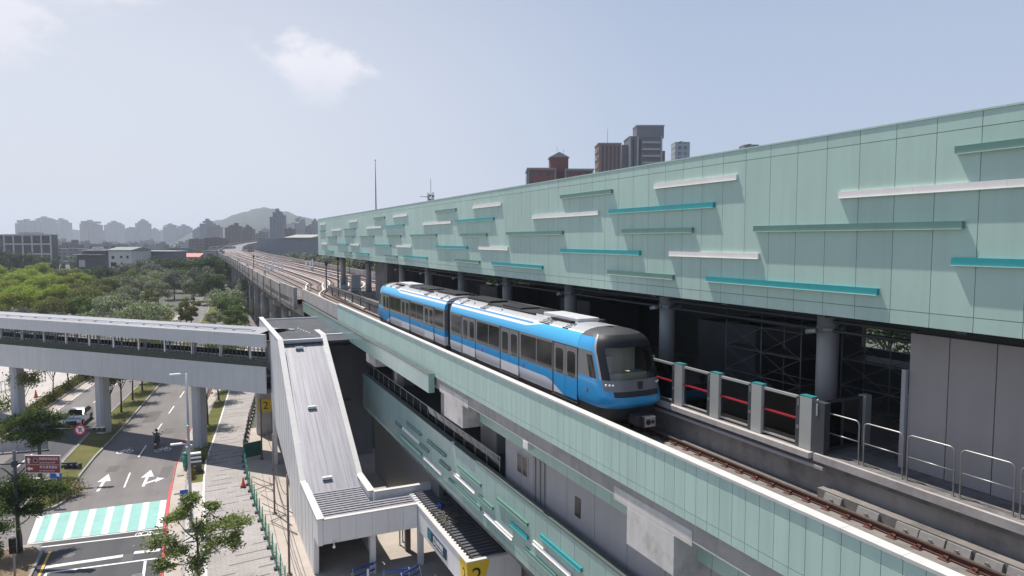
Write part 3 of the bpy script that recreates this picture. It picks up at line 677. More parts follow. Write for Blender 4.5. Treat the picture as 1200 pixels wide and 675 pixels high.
# ------------------------------------------------------------------ tracks
def smooth(pts, step=4):
    out = []
    P = [Vector(p) for p in pts]
    for i in range(len(P)-1):
        p0 = P[max(i-1,0)]; p1 = P[i]; p2 = P[i+1]; p3 = P[min(i+2,len(P)-1)]
        n = max(2, int((p2-p1).length/step))
        for k in range(n):
            t = k/n
            out.append(.5*((2*p1)+(-p0+p2)*t+(2*p0-5*p1+4*p2-p3)*t*t+(-p0+3*p1-3*p2+p3)*t**3))
    out.append(P[-1]); return out
def track(label, pts, z=12.35, plinth=True, detail=None):
    t = thing('railway_track', label, 'track', (pts[0][0], pts[0][1], z))
    c = smooth([(a, b, 0) for a, b in pts])
    for s in (-1, 1):
        rl = []; 
        for i, p_ in enumerate(c):
            d = (c[min(i+1,len(c)-1)]-c[max(i-1,0)]).normalized(); nn = Vector((d.y,-d.x,0)); rl.append(p_+nn*s*.7175)
        def rib(w0, w1, z0, z1, m, name, mt):
            q = MB(); 
            L = []
            for i, p_ in enumerate(rl):
                d = (rl[min(i+1,len(rl)-1)]-rl[max(i-1,0)]).normalized(); nn = Vector((d.y,-d.x,0)); L.append((p_, nn))
            rows = [[(p_+nn*a).to_tuple()[:2]+(zz,) for p_, nn in L] for a, zz in ((w0,z0),(w0,z1),(w1,z1),(w1,z0))]
            q.grid(rows, 0, False); return q.build(name, mt, t)
        rib(-.07, .07, z-.17, z-.15, 0, 'rail_foot', M['rust'])
        rib(-.02, .02, z-.15, z-.04, 0, 'rail', M['rust'])
        rib(-.036, .036, z-.04, z, 0, 'rail_head', M['railtop'])
        if z == 12.35: rib(-.42, .42, z-.245, z-.19, 0, 'plinth', M['conc_track'])
        else:
            rib(-.3, .3, z-.235, z-.19, 0, 'plinth', M['bed_brown'])
            rib(*((.42, .62) if s > 0 else (-.62, -.42)), z-.3, z-.05, 0, 'guard_kerb', M['conc_w'])
        if detail:
            q = MB(); y = detail[0]
            while y < detail[1]:
                x = pts[0][0]+s*.7175; q = MB(); q.box(x-.2, x+.2, y-.12, y+.12, z-.19, z-.171); q.tube([(x-.13,y-.07,z-.17),(x-.13,y-.07,z-.1)], .025, 6); q.tube([(x+.13,y+.07,z-.17),(x+.13,y+.07,z-.1)], .025, 6); q.box(x-.1,x-.03,y-.05,y+.05,z-.17,z-.11); q.box(x+.03,x+.1,y-.05,y+.05,z-.17,z-.11); y += .65; q.build('rail_clip', M['rust'], t)
    return t
track('rusty track beside the green parapet with the blue train standing on it', [(14.82,-8),(14.82,60),(14.82,84),(15.2,110),(15.6,160),(15.6,240),(15.2,330),(16.2,432)], 12.35, True, (-6, 26))
track('curved crossover track on the junction behind the train', [(15.0,72),(16,92),(19.5,106),(22.5,122),(23,140),(22,200),(20.6,330),(21.2,432)], 12.33)
track('outer track leaving the far side of the station', [(27,-8),(27,70),(27.5,100),(27.6,150),(26.5,240),(25.5,340),(26.3,432)], 12.34)
track('siding track with a tight curve right of the crossover', [(18.4,88),(20.5,100),(24,112),(25.4,128),(25.2,180),(24.2,260),(23.2,340)], 12.32)
track('rightmost siding track along the far parapet of the junction', [(29.6,92),(30.1,120),(30.0,180),(29,240),(28.4,290),(28.2,430)], 12.345)
track('pale siding track between the crossover and the outer parapet', [(15.4,100),(17.2,112),(18.6,126),(18.8,200),(18,320),(18.8,432)], 12.335)
# equipment standing on the junction deck
for i, (x, y) in enumerate(((15.4,167),(16.5,167.4),(17.6,166.5),(18.5,166.9),(24.6,172),(25.6,172.3),(21,214),(13.1,203),(28.9,190))):
    q = MB(); q.box(x-.14,x+.14,y-.14,y+.14,12.11,14.1); q.box(x-.22,x+.22,y-.16,y+.16,14.101,14.25)
    tag(q.build('track_marker_post', M['gloss_w']), 'white marker post on the junction deck, %s from the left' % ORD[i], 'post', 'white posts on the junction deck')
for i, (x, y, w, h) in enumerate(((19.3,98.6,1.0,2.0),(20.9,98.2,1.3,2.25))):
    t = thing('equipment_cabinet', ('narrow' if i == 0 else 'wide') + ' white equipment cabinet on the deck behind the station end', 'cabinet', (x, y, 12.1))
    q = MB(); q.box(x-w/2,x+w/2,y-.4,y+.4,12.2,12.2+h); q.build('cabinet_body', M['gloss_w'], t, bevel=.02)
    q = MB(); q.box(x-w/2-.05,x+w/2+.05,y-.45,y+.45,12.2+h+.001,12.26+h); q.build('cabinet_top', M['fin_w'], t)
    q = MB(); q.box(x-w/2+.05,x-.01,y-.425,y-.401,12.3,12.1+h); q.box(x+.01,x+w/2-.05,y-.425,y-.401,12.3,12.1+h); q.build('cabinet_door', M['panelw'], t)
    q = MB(); q.box(x-w/2+.02,x+w/2-.02,y-.38,y+.38,12.1,12.199); q.build('cabinet_foot', M['dark2'], t)
rb_ = random.Random(9)
for i in range(16):
    y = 100+i*13+rb_.uniform(-3,3); x = rb_.choice((13.2,17.1,19.7,24.6,29.8)) if y < 260 else rb_.choice((13.2,18.6,23.2))
    q = MB(); w, h = rb_.uniform(.35,.7), rb_.uniform(.5,1.2); q.box(x-w/2,x+w/2,y-.3,y+.3,12.1,12.1+h); q.box(x-w/2-.04,x+w/2+.04,y-.34,y+.34,12.101+h,12.15+h)
    tag(q.build('trackside_box', M[rb_.choice(('gloss_w','galv','conc_l'))]), 'small trackside box between the junction rails, %s nearest to the station' % ORD[i], 'track box', 'small boxes between the junction rails')
t = thing('bar_fence', 'grey vertical bar fence on the deck in front of the white cabinets', 'fence', (19.5, 86, 12.1))
q = MB()
for k in range(34): q.box(16.75+k*.17,16.79+k*.17,86,86.03,12.1,13.5)
q.build('bars', M['galv'], t)
q = MB(); q.box(16.7,22.6,86.03,86.07,13.35,13.41); q.box(16.7,22.6,86.03,86.07,12.3,12.36); q.build('rails', M['galv'], t)
q = MB(); q.box(16.75,17.0,60,97,12.1,13.15); q.box(16.7,17.05,60,97,13.151,13.22)
tag(q.build('track_side_wall', M['conc_via']), 'low dark stained wall beside the track behind the train', 'wall')
t = thing('barrier_rail', 'dark railing panels standing on the deck left of the stained wall', 'railing', (16.4, 80, 12.1))
for k in range(8):
    q = MB(); q.box(16.35,16.45,62+k*4.2,62.25+k*4.2,12.1,13.1); q.box(16.36,16.44,62.26+k*4.2,65.9+k*4.2,12.75,12.9); q.build('railing_panel', M['dark2'], t)
for i, (x, y, h) in enumerate(((18.2,97,5.2),(17.6,103,4.2),(30.6,150,4.5),(14.0,190,3.4))):
    t = thing('signal_mast', 'dark signal mast on the junction deck, %s nearest to the station' % ORD[i], 'mast', (x, y, 12.1))
    q = MB(); q.tube([(x,y,12.1),(x,y,12.1+h)], .1, 8); q.build('pole', M['dark2'], t)
    q = MB(); q.box(x-.2,x+.2,y-.25,y-.101,11.5+h,12.1+h-.05); q.build('signal_head', M['tl_black'], t)

# ------------------------------------------------------------------ platform screen doors and handrails
ps = thing('platform_screen', 'half height grey platform screen doors with red bars and teal caps', 'screen doors', (16.4, 17, 13.3))
for k in range(-0, 8):
    y = 14.17+k*1.96
    q = MB(); q.box(16.28,16.52,y,y+.44,13.3,14.86); po = q.build('post', M['psd'], ps, bevel=.012)
    q = MB(); q.box(16.28,16.52,y,y+.44,14.862,14.895); q.build('post_cap', M['teal'], po)
    q = MB(); q.box(16.3,16.5,y+.445,y+.6,13.31,14.8); q.build('post_housing', M['dark2'], ps)
    q = MB(); q.box(16.29,16.3,y+.49,y+.53,14.55,14.75); q.box(16.285,16.3,y+.47,y+.55,13.85,13.95); q.build('lock_fitting', M['steel'], ps)
    a, b = y+.6, y+1.96
    q = MB(); q.box(16.36,16.44,a+.002,b-.002,14.74,14.82); q.box(16.36,16.44,a+.002,b-.002,13.36,13.42); q.box(16.36,16.44,a+.002,a+.05,13.421,14.739); q.build('door_frame', M['psd'], ps)
    q = MB(); q.box(16.395,16.405,a+.051,b-.003,13.421,14.739); q.build('glass_panel', M['glass_psd'], ps)
    q = MB(); q.box(16.34,16.385,a+.051,b-.003,14.1,14.155); q.build('red_bar', M['redbar'], ps)
    q = MB(); q.box(16.46,16.49,a+.051,b-.003,13.75,13.79); q.build('inner_rail', M['steel'], ps)
q = MB(); q.box(16.28,16.52,13.72,14.16,13.3,14.8); q.build('end_post', M['dark2'], ps)
q = MB(); q.box(16.26,16.279,13.95,14.0,14.4,14.75); q.blob((16.3,13.98,14.85), .035, 8, 6); q.build('signal_lamp', M['galv'], ps)
eg = thing('end_gate', 'dark framed glass gate closing the platform end behind the round column', 'gate', (17.5, 14.0, 13.3))
q = MB(); q.box(16.53,18.1,13.9,13.97,14.74,14.82); q.box(16.53,18.1,13.9,13.97,13.32,13.4)
for x in (16.54,17.25,18.03): q.box(x,x+.06,13.9,13.97,13.41,14.739)
q.build('frame', M['dark2'], eg)
q = MB(); q.box(16.61,18.02,13.93,13.94,13.41,14.73); q.build('glass_panel', M['glass_psd'], eg)
q = MB(); q.box(18.1,18.35,13.8,14.05,13.3,14.85); q.build('gate_post', M['psd'], eg)
HR = [(14.0,12.75),(12.6,11.46),(11.33,10.14),(9.98,8.8),(8.66,7.45),(7.3,6.1)]
for i, (ya, yb_) in enumerate(HR):
    q = MB(); r_ = .12; x = 16.5
    arc = lambda cy, s: [(x, cy+s*r_*math.sin(a), 14.5-r_+r_*math.cos(a)) for a in (0, .5, 1.05, 1.57)]
    q.tube([(x,ya,13.3)] + arc(ya-r_, 1)[::-1] + arc(yb_+r_, -1) + [(x,yb_,13.3)], .021, 8)
    q.tube([(x,ya,13.93),(x,yb_,13.93)], .017, 8)
    for yy in (ya, yb_): q.tube([(x,yy,13.3),(x,yy,13.315)], .06, 10)
    tag(q.build('handrail', M['steel']), 'bent steel handrail hoop on the walkway, %s from the screen doors' % ORD[i], 'handrail', 'handrail hoops along the platform walkway')
# scaffolding and site material on the dark platform
def scaffold(x0, x1, y0, y1, z0, z1, label):
    t = thing('scaffold_tower', label, 'scaffolding', ((x0+x1)/2, (y0+y1)/2, z0))
    q = MB()
    for x in (x0, x1):
        for y in (y0, (y0+y1)/2, y1): q = MB(); q.tube([(x,y,z0),(x,y,z1)], .025, 6); q.build('standard', M['scaf'], t)
    q = MB(); nz = int((z1-z0)/.95)
    for k in range(1, nz+1):
        z = z0+k*.95
        for x in (x0, x1): q.tube([(x,y0,z),(x,y1,z)], .02, 6)
        for y in (y0, y1): q.tube([(x0,y,z),(x1,y,z)], .02, 6)
    q.build('ledgers', M['scaf'], t)
    q = MB()
    for k in range(nz):
        z = z0+k*.95
        for x in (x0,):
            ym = (y0+y1)/2
            q.tube([(x,y0,z),(x,ym,z+.95)], .014, 5); q.tube([(x,y0,z+.95),(x,ym,z)], .014, 5); q.tube([(x,ym,z),(x,y1,z+.95)], .014, 5); q.tube([(x,ym,z+.95),(x,y1,z)], .014, 5)
    q.build('braces', M['scaf'], t)
    q = MB(); q.box(x0+.05,x1-.05,y0+.05,y1-.05,z0+1.92,z0+1.96); q.build('boards', M['dark2'], t)  # boards coloured dark for the platform shade
scaffold(19.6, 20.8, 17.6, 21.4, 13.3, 16.8, 'steel scaffold tower behind the screen doors')
scaffold(21.2, 22.4, 13.4, 17.2, 13.3, 16.8, 'steel scaffold tower behind the round column')
scaffold(19.8, 21.0, 12.6, 13.3, 13.3, 17.2, 'narrow scaffold by the end of the grey wall')
q = MB(); q.box(19.0,19.9,12.6,13.1,13.3,14.9); q.box(18.98,19.92,12.58,13.12,14.901,14.95)
tag(q.build('site_cabinet', M['conc_l']), 'pale cabinet standing in the dark beside the grey wall end', 'cabinet')
t = thing('folding_ladder', 'aluminium folding ladder leaning by the end of the grey wall', 'ladder', (18.2, 12.4, 13.3))
for k, (dx, dy) in enumerate(((-.25,0),(.25,0))):
    q = MB(); q.tube([(18.2+dx,12.7,13.3),(18.2+dx*.8,12.35,15.1)], .022, 6); q.build('stile', M['steel'], t)
q = MB()
for k in range(6): q.tube([(17.96,12.7-.055*k-.04,13.5+k*.28),(18.44,12.7-.055*k-.04,13.5+k*.28)], .015, 6)
q.build('rungs', M['steel'], t)

# ------------------------------------------------------------------ the train
def body_mat():
    m = mat('train_paint', (.8,.8,.8), .3, 0, .02, .6, .05, 0, 8, 0, .5, .3)
    nt = m.node_tree; N = nt.nodes; L = nt.links; b = N['Principled BSDF']
    tc = N.new('ShaderNodeTexCoord'); sp = N.new('ShaderNodeSeparateXYZ'); L.new(tc.outputs['Object'], sp.inputs[0])
    def mt(op, a, bb=None, cc=None):
        q = N.new('ShaderNodeMath'); q.operation = op
        for i, v in enumerate((a, bb, cc)):
            if v is None: continue
            if isinstance(v, (int, float)): q.inputs[i].default_value = v
            else: L.new(v, q.inputs[i])
        return q.outputs[0]
    def ss(v, a, b_, lo=0, hi=1):
        q = N.new('ShaderNodeMapRange'); q.interpolation_type = 'SMOOTHSTEP'
        q.inputs['From Min'].default_value = a; q.inputs['From Max'].default_value = b_; q.inputs['To Min'].default_value = lo; q.inputs['To Max'].default_value = hi
        L.new(v, q.inputs['Value']); return q.outputs[0]
    a = mt('ABSOLUTE', sp.outputs[1]); z = sp.outputs[2]
    cur = None
    def rgb(c):
        q = N.new('ShaderNodeRGB'); q.outputs[0].default_value = (*c, 1); return q.outputs[0]
    def over(mask, col):
        nonlocal cur
        q = N.new('ShaderNodeMixRGB'); L.new(mask, q.inputs[0]); L.new(cur, q.inputs[1]); q.inputs[2].default_value = (*col, 1); cur = q.outputs[0]
    def between(v, lo, hi): return mt('MULTIPLY', mt('GREATER_THAN', v, lo), mt('LESS_THAN', v, hi))
    cur = rgb((.88,.87,.89))
    BL1, BL2 = (.03,.36,.74), (.05,.46,.84)
    zlow = ss(a, 12.4, 15.2, 1.31, .62)
    over(between(z, zlow, 1.67), BL1)
    over(between(z, 1.67, 2.95), (.19,.185,.185))
    top = mt('ADD', ss(a, 10.2, 12.2, 3.28, 3.50), ss(a, 13.2, 15.2, 0, -.0))
    over(between(z, 2.95, top), BL2)
    low2 = mt('LESS_THAN', a, 11.0)
    over(mt('MULTIPLY', between(z, 3.40, 3.485), low2), (.08,.28,.55))  # white left between the blues stands in for a reflected highlight line
    over(mt('GREATER_THAN', z, 3.535), (.50,.50,.52))
    L.new(cur, b.inputs['Base Color'])
    return m
M['train'] = body_mat()
M['t_blue'] = mat('train_blue', (.03,.36,.72), .28, 0, .02, .6, 0, 0, 8, 0, .5, .4)
M['t_dark'] = mat('train_dark_grey', (.032,.033,.037), .5, 0, .08)
M['t_mask'] = mat('train_mask_grey', (.03,.031,.034), .5, 0, .05, 1.2, 0, 0, 8, 0, .22)
M['t_roof'] = mat('train_roof_grey', (.60,.60,.63), .45, 0, .06, 1.2, .1)
M['t_cap'] = mat('train_cab_roof_grey', (.055,.055,.06), .45, 0, .06, 1.2, .1)
M['t_stripe'] = mat('train_silver_stripe', (.42,.43,.46), .4, .1, .03)
M['t_silver'] = mat('train_silver', (.24,.24,.25), .4, .2, .05)
M['t_grey'] = mat('train_window_surround', (.22,.215,.215), .4, 0, .04)
TY, TZ, TX = 38.15, 12.35, 14.825
tr = thing('metro_train', 'blue and white metro train of two cars stopped beside the platform', 'train', (TX, TY, TZ))
PROF = [(1.27,.78),(1.315,.95),(1.325,1.3),(1.325,1.67),(1.325,2.3),(1.32,2.95),(1.285,3.16),(1.235,3.29),(1.17,3.40),(1.10,3.485),(.95,3.58),(.72,3.66),(.4,3.715),(0,3.73)]
full = [(-x, z) for x, z in PROF] + [(x, z) for x, z in PROF[::-1][1:]]
def wid(z): return interp([(b, a) for a, b in PROF], z)
for sg in (-1, 1):
    Y = lambda a: a*sg
    q = MB()
    rows = [[(x, Y(a), z) for x, z in full] for a in (.5, 4, 8, 12, 15.2)]
    q.grid(rows, 0, True)
    q.poly([(x, Y(.5), z) for x, z in full])
    q.box(-1.26, 1.26, Y(.5), Y(15.2), .6, .79, 1)
    cb = q.build('car_body', [M['train'], M['t_dark']], tr, local=True)
    # doors
    for side in (-1, 1):
        def bx(q_, a0, a1, z0, z1, pr, th=.02, m=0):
            x0 = side*(1.325+pr); x1 = side*(1.325+pr-th); q_.box(x0, x1, Y(a0), Y(a1), z0, z1, m)
        for (a0, a1) in ((2.55,4.45),(7.85,9.85),(13.3,15.2)):
            mid = (a0+a1)/2
            q = MB(); bx(q, a0-.05, a1+.05, .83, 2.93, .003, .02); q.build('door_gap', M['black'], tr, local=True)
            for (u, v) in ((a0, mid-.012), (mid+.012, a1)):
                q = MB(); bx(q, u, v, .85, 2.9, .014, .018); dr = q.build('door', M['train'], tr, local=True)
                q = MB(); n = 6
                pts = []; w2 = (v-u)/2-.16; cyy = (u+v)/2; rr_ = .14
                for (cy_, cz_, a0_) in ((cyy+w2-rr_,2.72-rr_,0),(cyy-w2+rr_,2.72-rr_,90),(cyy-w2+rr_,1.72+rr_,180),(cyy+w2-rr_,1.72+rr_,270)):
                    for kk in range(n): 
                        aa = R(a0_+90*kk/(n-1)); pts.append((side*1.3405, Y(cy_+rr_*math.cos(aa)), cz_+rr_*math.sin(aa)))
                q.prism(pts, (side*.004,0,0)); q.build('door_window', M['glass_d'], dr, local=True)
            q = MB(); bx(q, a0-.1, a1+.1, .70, .76, .06, .1); q.build('door_step', M['t_dark'], tr, local=True)
        for (a0, a1) in ((.72,2.3),(4.72,6.2),(6.3,7.6),(10.1,11.6),(11.7,13.08)):
            q = MB(); bx(q, a0, a1, 1.76, 2.84, .005, .012); q.build('side_window', M['glass_d'], tr, local=True)
        q = MB()
        for a0 in (2.42, 7.72, 13.17): bx(q, a0-.02, a0+.04, .80, 2.95, .004, .012)
        q.build('panel_gap', M['black'], tr, local=True)
        q = MB()
        for a0 in (5.4,10.3,15.9): bx(q, a0, a0+.12, 1.33, 1.50, .004, .01)
        q.build('red_emblem' , M['redbar'], tr, local=True)
    # roof vents: grids of small dark holes
    for (a0, na) in ((11.5,6),(13.6,3),(4.6,5),(1.6,3)):
        for side in (-1, 1):
            q = MB()
            for i in range(na):
                for j in range(5):
                    t = j/4; x = side*(1.06-.42*t); zz = 3.525+.155*t
                    y = Y(a0+i*.16+(.08 if j % 2 else 0)); q.box(x-.03, x+.03, y-.045, y+.045, zz-.01, zz+.025)
            q.build('roof_vent', M['black'], tr, local=True)
    q = MB(); q.box(-.38,1.0,Y(.9),Y(13.6),3.60,3.745); q.build('roof_well', M['t_dark'], tr, local=True)
    for (u0, u1, zt, mm) in ((1.0,4.4,3.86,'t_mask'),(6,8.2,3.83,'t_mask'),(10.6,13.7,3.87,'t_roof')):
        q = MB(); q.box(-.42,.62,Y(u0),Y(u1),3.70,zt); q.build('roof_unit', M[mm], tr, local=True, bevel=.03)
    q = MB(); q.tube([(.78,Y(1),3.74),(.78,Y(9.8),3.74)], .09, 8); q.tube([(-.62,Y(4.6),3.73),(-.62,Y(10.2),3.73)], .04, 8); q.box(-.7,-.5,Y(11.8),Y(13.6),3.7,3.77)
    q.build('roof_duct', M['t_mask'], tr, local=True)
    q = MB()
    for a0 in (.9,3.2,6.9,12.1): q.box(-.9,-.82,Y(a0),Y(a0+.06),3.6,3.74)
    q.build('roof_lug', M['fin_w'], tr, local=True)
    for a0 in (3.2, 13.0):
        q = MB(); q.box(-1.1,1.1,Y(a0-1.1),Y(a0+1.1),.15,.58)
        for sx in (-.72,.72):
            for da in (-.75,.75): q.tube([(sx-.06,Y(a0+da),.38),(sx+.06,Y(a0+da),.38)], .37, 16)
        q.build('bogie', M['t_dark'], tr, local=True)
    # nose: rows by height, plan curve a super-ellipse
    NZ = [(.36,17.0,1.2),(.6,17.2,1.25),(.9,17.3,1.29),(1.0,17.45,1.31),(1.12,17.55,1.325),(1.35,17.5,1.325),(1.55,17.42,1.325),(1.75,17.36,1.325),(1.95,17.3,1.325),(2.3,17.18,1.325),(2.55,17.08,1.325),(2.8,16.98,1.32),(2.95,16.91,1.32),(3.1,16.86,1.295),(3.22,16.82,1.26),(3.34,16.77,1.2),(3.45,16.69,1.12),(3.55,16.56,1.0),(3.64,16.38,.78),(3.71,16.1,.42),(3.73,15.7,.1)]
    NC = 72; PE = 2.9
    def npt(z, tip, w, t):
        a0 = max(15.2, tip-1.0)
        if t < .1: return (-w, Y(15.2+(a0-15.2)*t/.1), z)
        if t > .9: return (w, Y(15.2+(a0-15.2)*(1-t)/.1), z)
        th = math.pi*(t-.1)/.8; ex = 2/PE
        cx, sx = math.cos(th), math.sin(th)
        return (-w*math.copysign(abs(cx)**ex, cx), Y(a0+(tip-a0)*abs(sx)**ex), z)
    rows = [[npt(z, tip, w, c_/NC) for c_ in range(NC+1)] for z, tip, w in NZ]
    parts = {}
    for i in range(len(rows)-1):
        for j in range(NC):
            qd = [rows[i][j], rows[i][j+1], rows[i+1][j+1], rows[i+1][j]]
            cx = sum(v[0] for v in qd)/4; ca = abs(sum(v[1] for v in qd)/4); cz = sum(v[2] for v in qd)/4
            jj = min(j, NC-1-j)
            if cz < .95: k_ = 'nose_skirt'
            elif cz < 1.35: k_ = 'nose_shell'
            elif cz < 1.55: k_ = 'front_grille' if jj >= 23 else 'nose_shell'
            elif cz < 1.95: k_ = 'silver_strip' if jj >= 15 else 'nose_shell'
            elif cz < 3.1 and jj >= 22: k_ = 'windshield'
            elif cz > 3.55 or (cz > 3.4 and jj < 14): k_ = 'nose_roof'
            elif jj >= 15: k_ = 'front_mask'
            elif jj >= 13: k_ = 'nose_stripe'
            else: k_ = 'nose_shell'
            if cz > 1.95 and cz < 2.95 and jj <= 10: k_ = 'cab_window' if jj in (6,7,8,9) and cz < 2.8 else 'cab_panel'
            parts.setdefault((k_, cx > 0) if k_ in ('cab_panel','nose_stripe','cab_window') else (k_, 0), MB()).poly(qd, 0, True)
    mt_ = dict(nose_skirt=M['t_dark'], nose_shell=M['t_blue'], front_grille=M['t_dark'], silver_strip=M['t_silver'], windshield=M['glass_cab'], nose_roof=M['t_cap'], front_mask=M['t_mask'], nose_stripe=M['t_stripe'], cab_panel=M['t_grey'], cab_window=M['glass_d'])
    for (k_, _sd), q in parts.items():
        # weld shared corners so that smooth shading works
        o = q.build(k_, mt_[k_], tr, local=True)
        b_ = bmesh.new(); b_.from_mesh(o.data); bmesh.ops.remove_doubles(b_, verts=b_.verts, dist=.0005); bmesh.ops.recalc_face_normals(b_, faces=b_.faces); b_.to_mesh(o.data); b_.free()
    q = MB(); q.box(-1.1,1.1,Y(15.55),Y(15.6),1.2,3.2); q.build('cab_bulkhead', M['cream'], tr, local=True)
    q = MB(); q.box(-.85,.85,Y(16.3),Y(16.75),1.2,2.1); q.box(-.92,-.6,Y(16.2),Y(16.5),1.5,2.75); q.build('cab_desk', M['cream'], tr, local=True)
    for sx in (-1, 1):
        hl = MB()
        for kx in (0,1,2):
            xx = 1.16-kx*.1; hl.blob((sx*xx, Y(16.34+(1-(xx/1.325)**PE)**(1/PE)), 1.77), .05, 10, 6)
        hl.build('headlight', M['gloss_w'], tr, local=True)
    q = MB(); q.box(-.33,.33,Y(17.3),Y(17.95),.36,.72); q.box(-.22,.28,Y(17.951),Y(18.1),.34,.74); cp = q.build('coupler', M['t_dark'], tr, local=True)
    q = MB(); q.box(-.2,.26,Y(18.101),Y(18.13),.36,.72); q.build('coupler_plate', M['galv'], cp, local=True)
    q = MB(); q.tube([(-.06,Y(18.131),.54),(-.06,Y(18.16),.54)], .1, 12); q.tube([(.14,Y(18.131),.54),(.14,Y(18.16),.54)], .07, 12); q.build('coupler_cone', M['black'], cp, local=True)
    q = MB(); q.box(.0,.2,Y(17.36),Y(17.41),1.6,1.88); q.build('front_emblem', M['t_dark'], tr, local=True)
q = MB()
for k in range(7): q.box(-1.12,1.12,-.49+k*.14,-.40+k*.14,.85,3.35)
q.box(-1.05,1.05,-.48,.48,.9,3.3); q.build('gangway', M['t_mask'], tr, local=True)
# ------------------------------------------------------------------ footbridge over the road
BD = Vector((8.8, -9.35, 0)).normalized(); BN = Vector((-BD.y, BD.x, 0)); BA = math.atan2(BD.y, BD.x)
B0 = Vector((-.80, 68.42, 0))
def bw(x, y, z=0): v = B0+BD*x+BN*y; return Vector((v.x, v.y, z))
fb = thing('footbridge', 'long grey enclosed footbridge crossing the road on thick grey piers', 'footbridge', B0, BA)
XL, XR = -48, 8.9
for nm, ya, yb_ in (('near', 0, .1), ('far', 3.75, 3.85)):
    q = MB()
    x = XL
    while x < XR-.1:
        w = min(4.1, XR-x); q.box(x+.008, x+w-.008, ya, yb_, 6.15, 8.45); x += w
    q.build('girder', M['bridge'], fb, local=True)
    q = MB(); q.box(XL, XR, ya-.03, yb_+.03, 8.452, 8.52); q.build('sill', M['bridge_l'], fb, local=True)
    q = MB(); q.box(XL, XR, ya-.12 if ya == 0 else ya-.1, yb_+.1 if ya == 0 else yb_+.12, 10.22, 11.35); q.build('fascia', M['bridge_l'], fb, local=True)
    q = MB(); q.box(XL, XR, ya+.03, ya+.05, 8.53, 9.05); q.build('glass_balustrade', M['green_glass'], fb, local=True)
    q = MB(); q.box(XL, XR, ya+.02, ya+.06, 9.055, 9.1) if ya == 0 else q.box(XL, XR, ya-.16, ya-.1, 9.25, 9.31); q.build('handrail', M['dark2'] if ya == 0 else M['panelw'], fb, local=True)
    q = MB(); x = XL+.5
    while x < XR: q.box(x, x+.05, ya+.07, ya+.1, 8.53, 10.21); x += .47
    q.build('bars', M['dark2'], fb, local=True)
q = MB(); q.box(XL, XR, .11, 3.74, 6.17, 6.5); q.box(XL, XR, .11,3.74, 7.6, 7.8); q.build('bridge_floor', M['conc_d'], fb, local=True)
q = MB()
rows = []
for k in range(9):
    t = k/8; rows.append([(XL, -.05+3.95*t, 11.352+.22*math.sin(math.pi*t)), (XR-.6, -.05+3.95*t, 11.352+.22*math.sin(math.pi*t))])
q.grid(rows, 0, True); q.build('bridge_roof', M['roof_l'], fb, local=True)
q = MB(); q.box(XL, XR, .2, 3.6, 10.6, 10.75); q.build('bridge_ceiling', M['dark2'], fb, local=True)
q = MB()
for y in (.55, .9): q.tube([(XL,y,11.6),(XR-2,y,11.6)], .035, 6)
x = XL
while x < XR-1: q.box(x, x+.12, .5, .95, 11.42, 11.58); x += 2.2
q.build('roof_pipe', M['gloss_w'], fb, local=True)
x = -46.6
while x < XR-1:
    for ya in (.0, 3.72):
        q = MB(); q.box(x, x+.17, ya+.101 if ya == 0 else ya-.12, ya+.24 if ya == 0 else ya+.02, 8.53, 10.21); q.build('window_post', M['panelw'], fb, local=True)
    x += 3.35
for x in (0, -12.8, -25.8, -38.8):
    q = MB(); c_ = .2; x0, x1, y0, y1 = x-.75, x+.3, .75, 1.85
    q.prism([(x0+c_,y0,0),(x1-c_,y0,0),(x1,y0+c_,0),(x1,y1-c_,0),(x1-c_,y1,0),(x0+c_,y1,0),(x0,y1-c_,0),(x0,y0+c_,0)], (0,0,6.16))
    q.build('pier', M['bridge_pier'], fb, local=True)

# ------------------------------------------------------------------ covered stair, landing and street entrance
en = thing('station_entrance', 'white covered stair and canopy leading down from the footbridge to the street', 'station entrance', (8, 42, 0))
def yz(pts, x): return [(x, a, b) for a, b in pts]
LW = [(39.6,0),(50.3,0),(50.6,2.1),(60.9,4.35),(61.0,0),(61.7,0),(61.8,4.6),(63,6.1),(72.9,6.1),(72.9,11.65),(55.9,11.65),(44.55,3.98),(37.92,3.98),(37.92,2.5),(39.3,2.5)]
p = MB(); p.prism(yz(LW, 5.75), (.28,0,0)); lw = p.build('left_wall', M['panelw'], en)
p = MB()
TOPL = [(37.9,3.985),(44.55,3.985),(55.9,11.655),(72.9,11.655)]
def capstrip(mb, top, x0, x1, h=.07):
    for (a, b) in zip(top, top[1:]):
        mb.prism([(x0,a[0],a[1]),(x0,b[0],b[1]),(x0,b[0],b[1]+h),(x0,a[0],a[1]+h)], (x1-x0,0,0))
capstrip(p, TOPL, 5.71, 6.12); p.build('wall_cap', M['white'], en)
q = MB()
for k in range(9):
    y0 = 44.6+k*1.42; z0 = 4.0+(y0-44.55)*.676
    q.box(5.742,5.7495,y0,y0+.018,2.3+(y0-50.6)*.22 if y0 > 50.3 else 0,z0)
for k in range(4): q.box(5.742,5.7495,39.8+k*1.4,39.818+k*1.4,0,3.95)
q.build('panel_joint', M['joint'], lw)
RW = [(41.2,0),(50.8,0),(57.2,6.1),(60.6,6.1),(60.6,11.65),(57.4,11.65),(44.4,4.02),(40.9,4.02),(40.9,2.9),(41.2,2.9)]
p = MB(); p.prism(yz(RW, 9.3), (.3,0,0)); p.build('right_wall', M['panelw'], en)
p = MB(); capstrip(p, [(40.88,4.025),(44.4,4.025),(57.4,11.655),(60.6,11.655)], 9.24, 9.68); p.build('wall_cap', M['white'], en)
p = MB()
yA, zA, yB_, zB = 43.1, 3.45, 56.6, 11.15
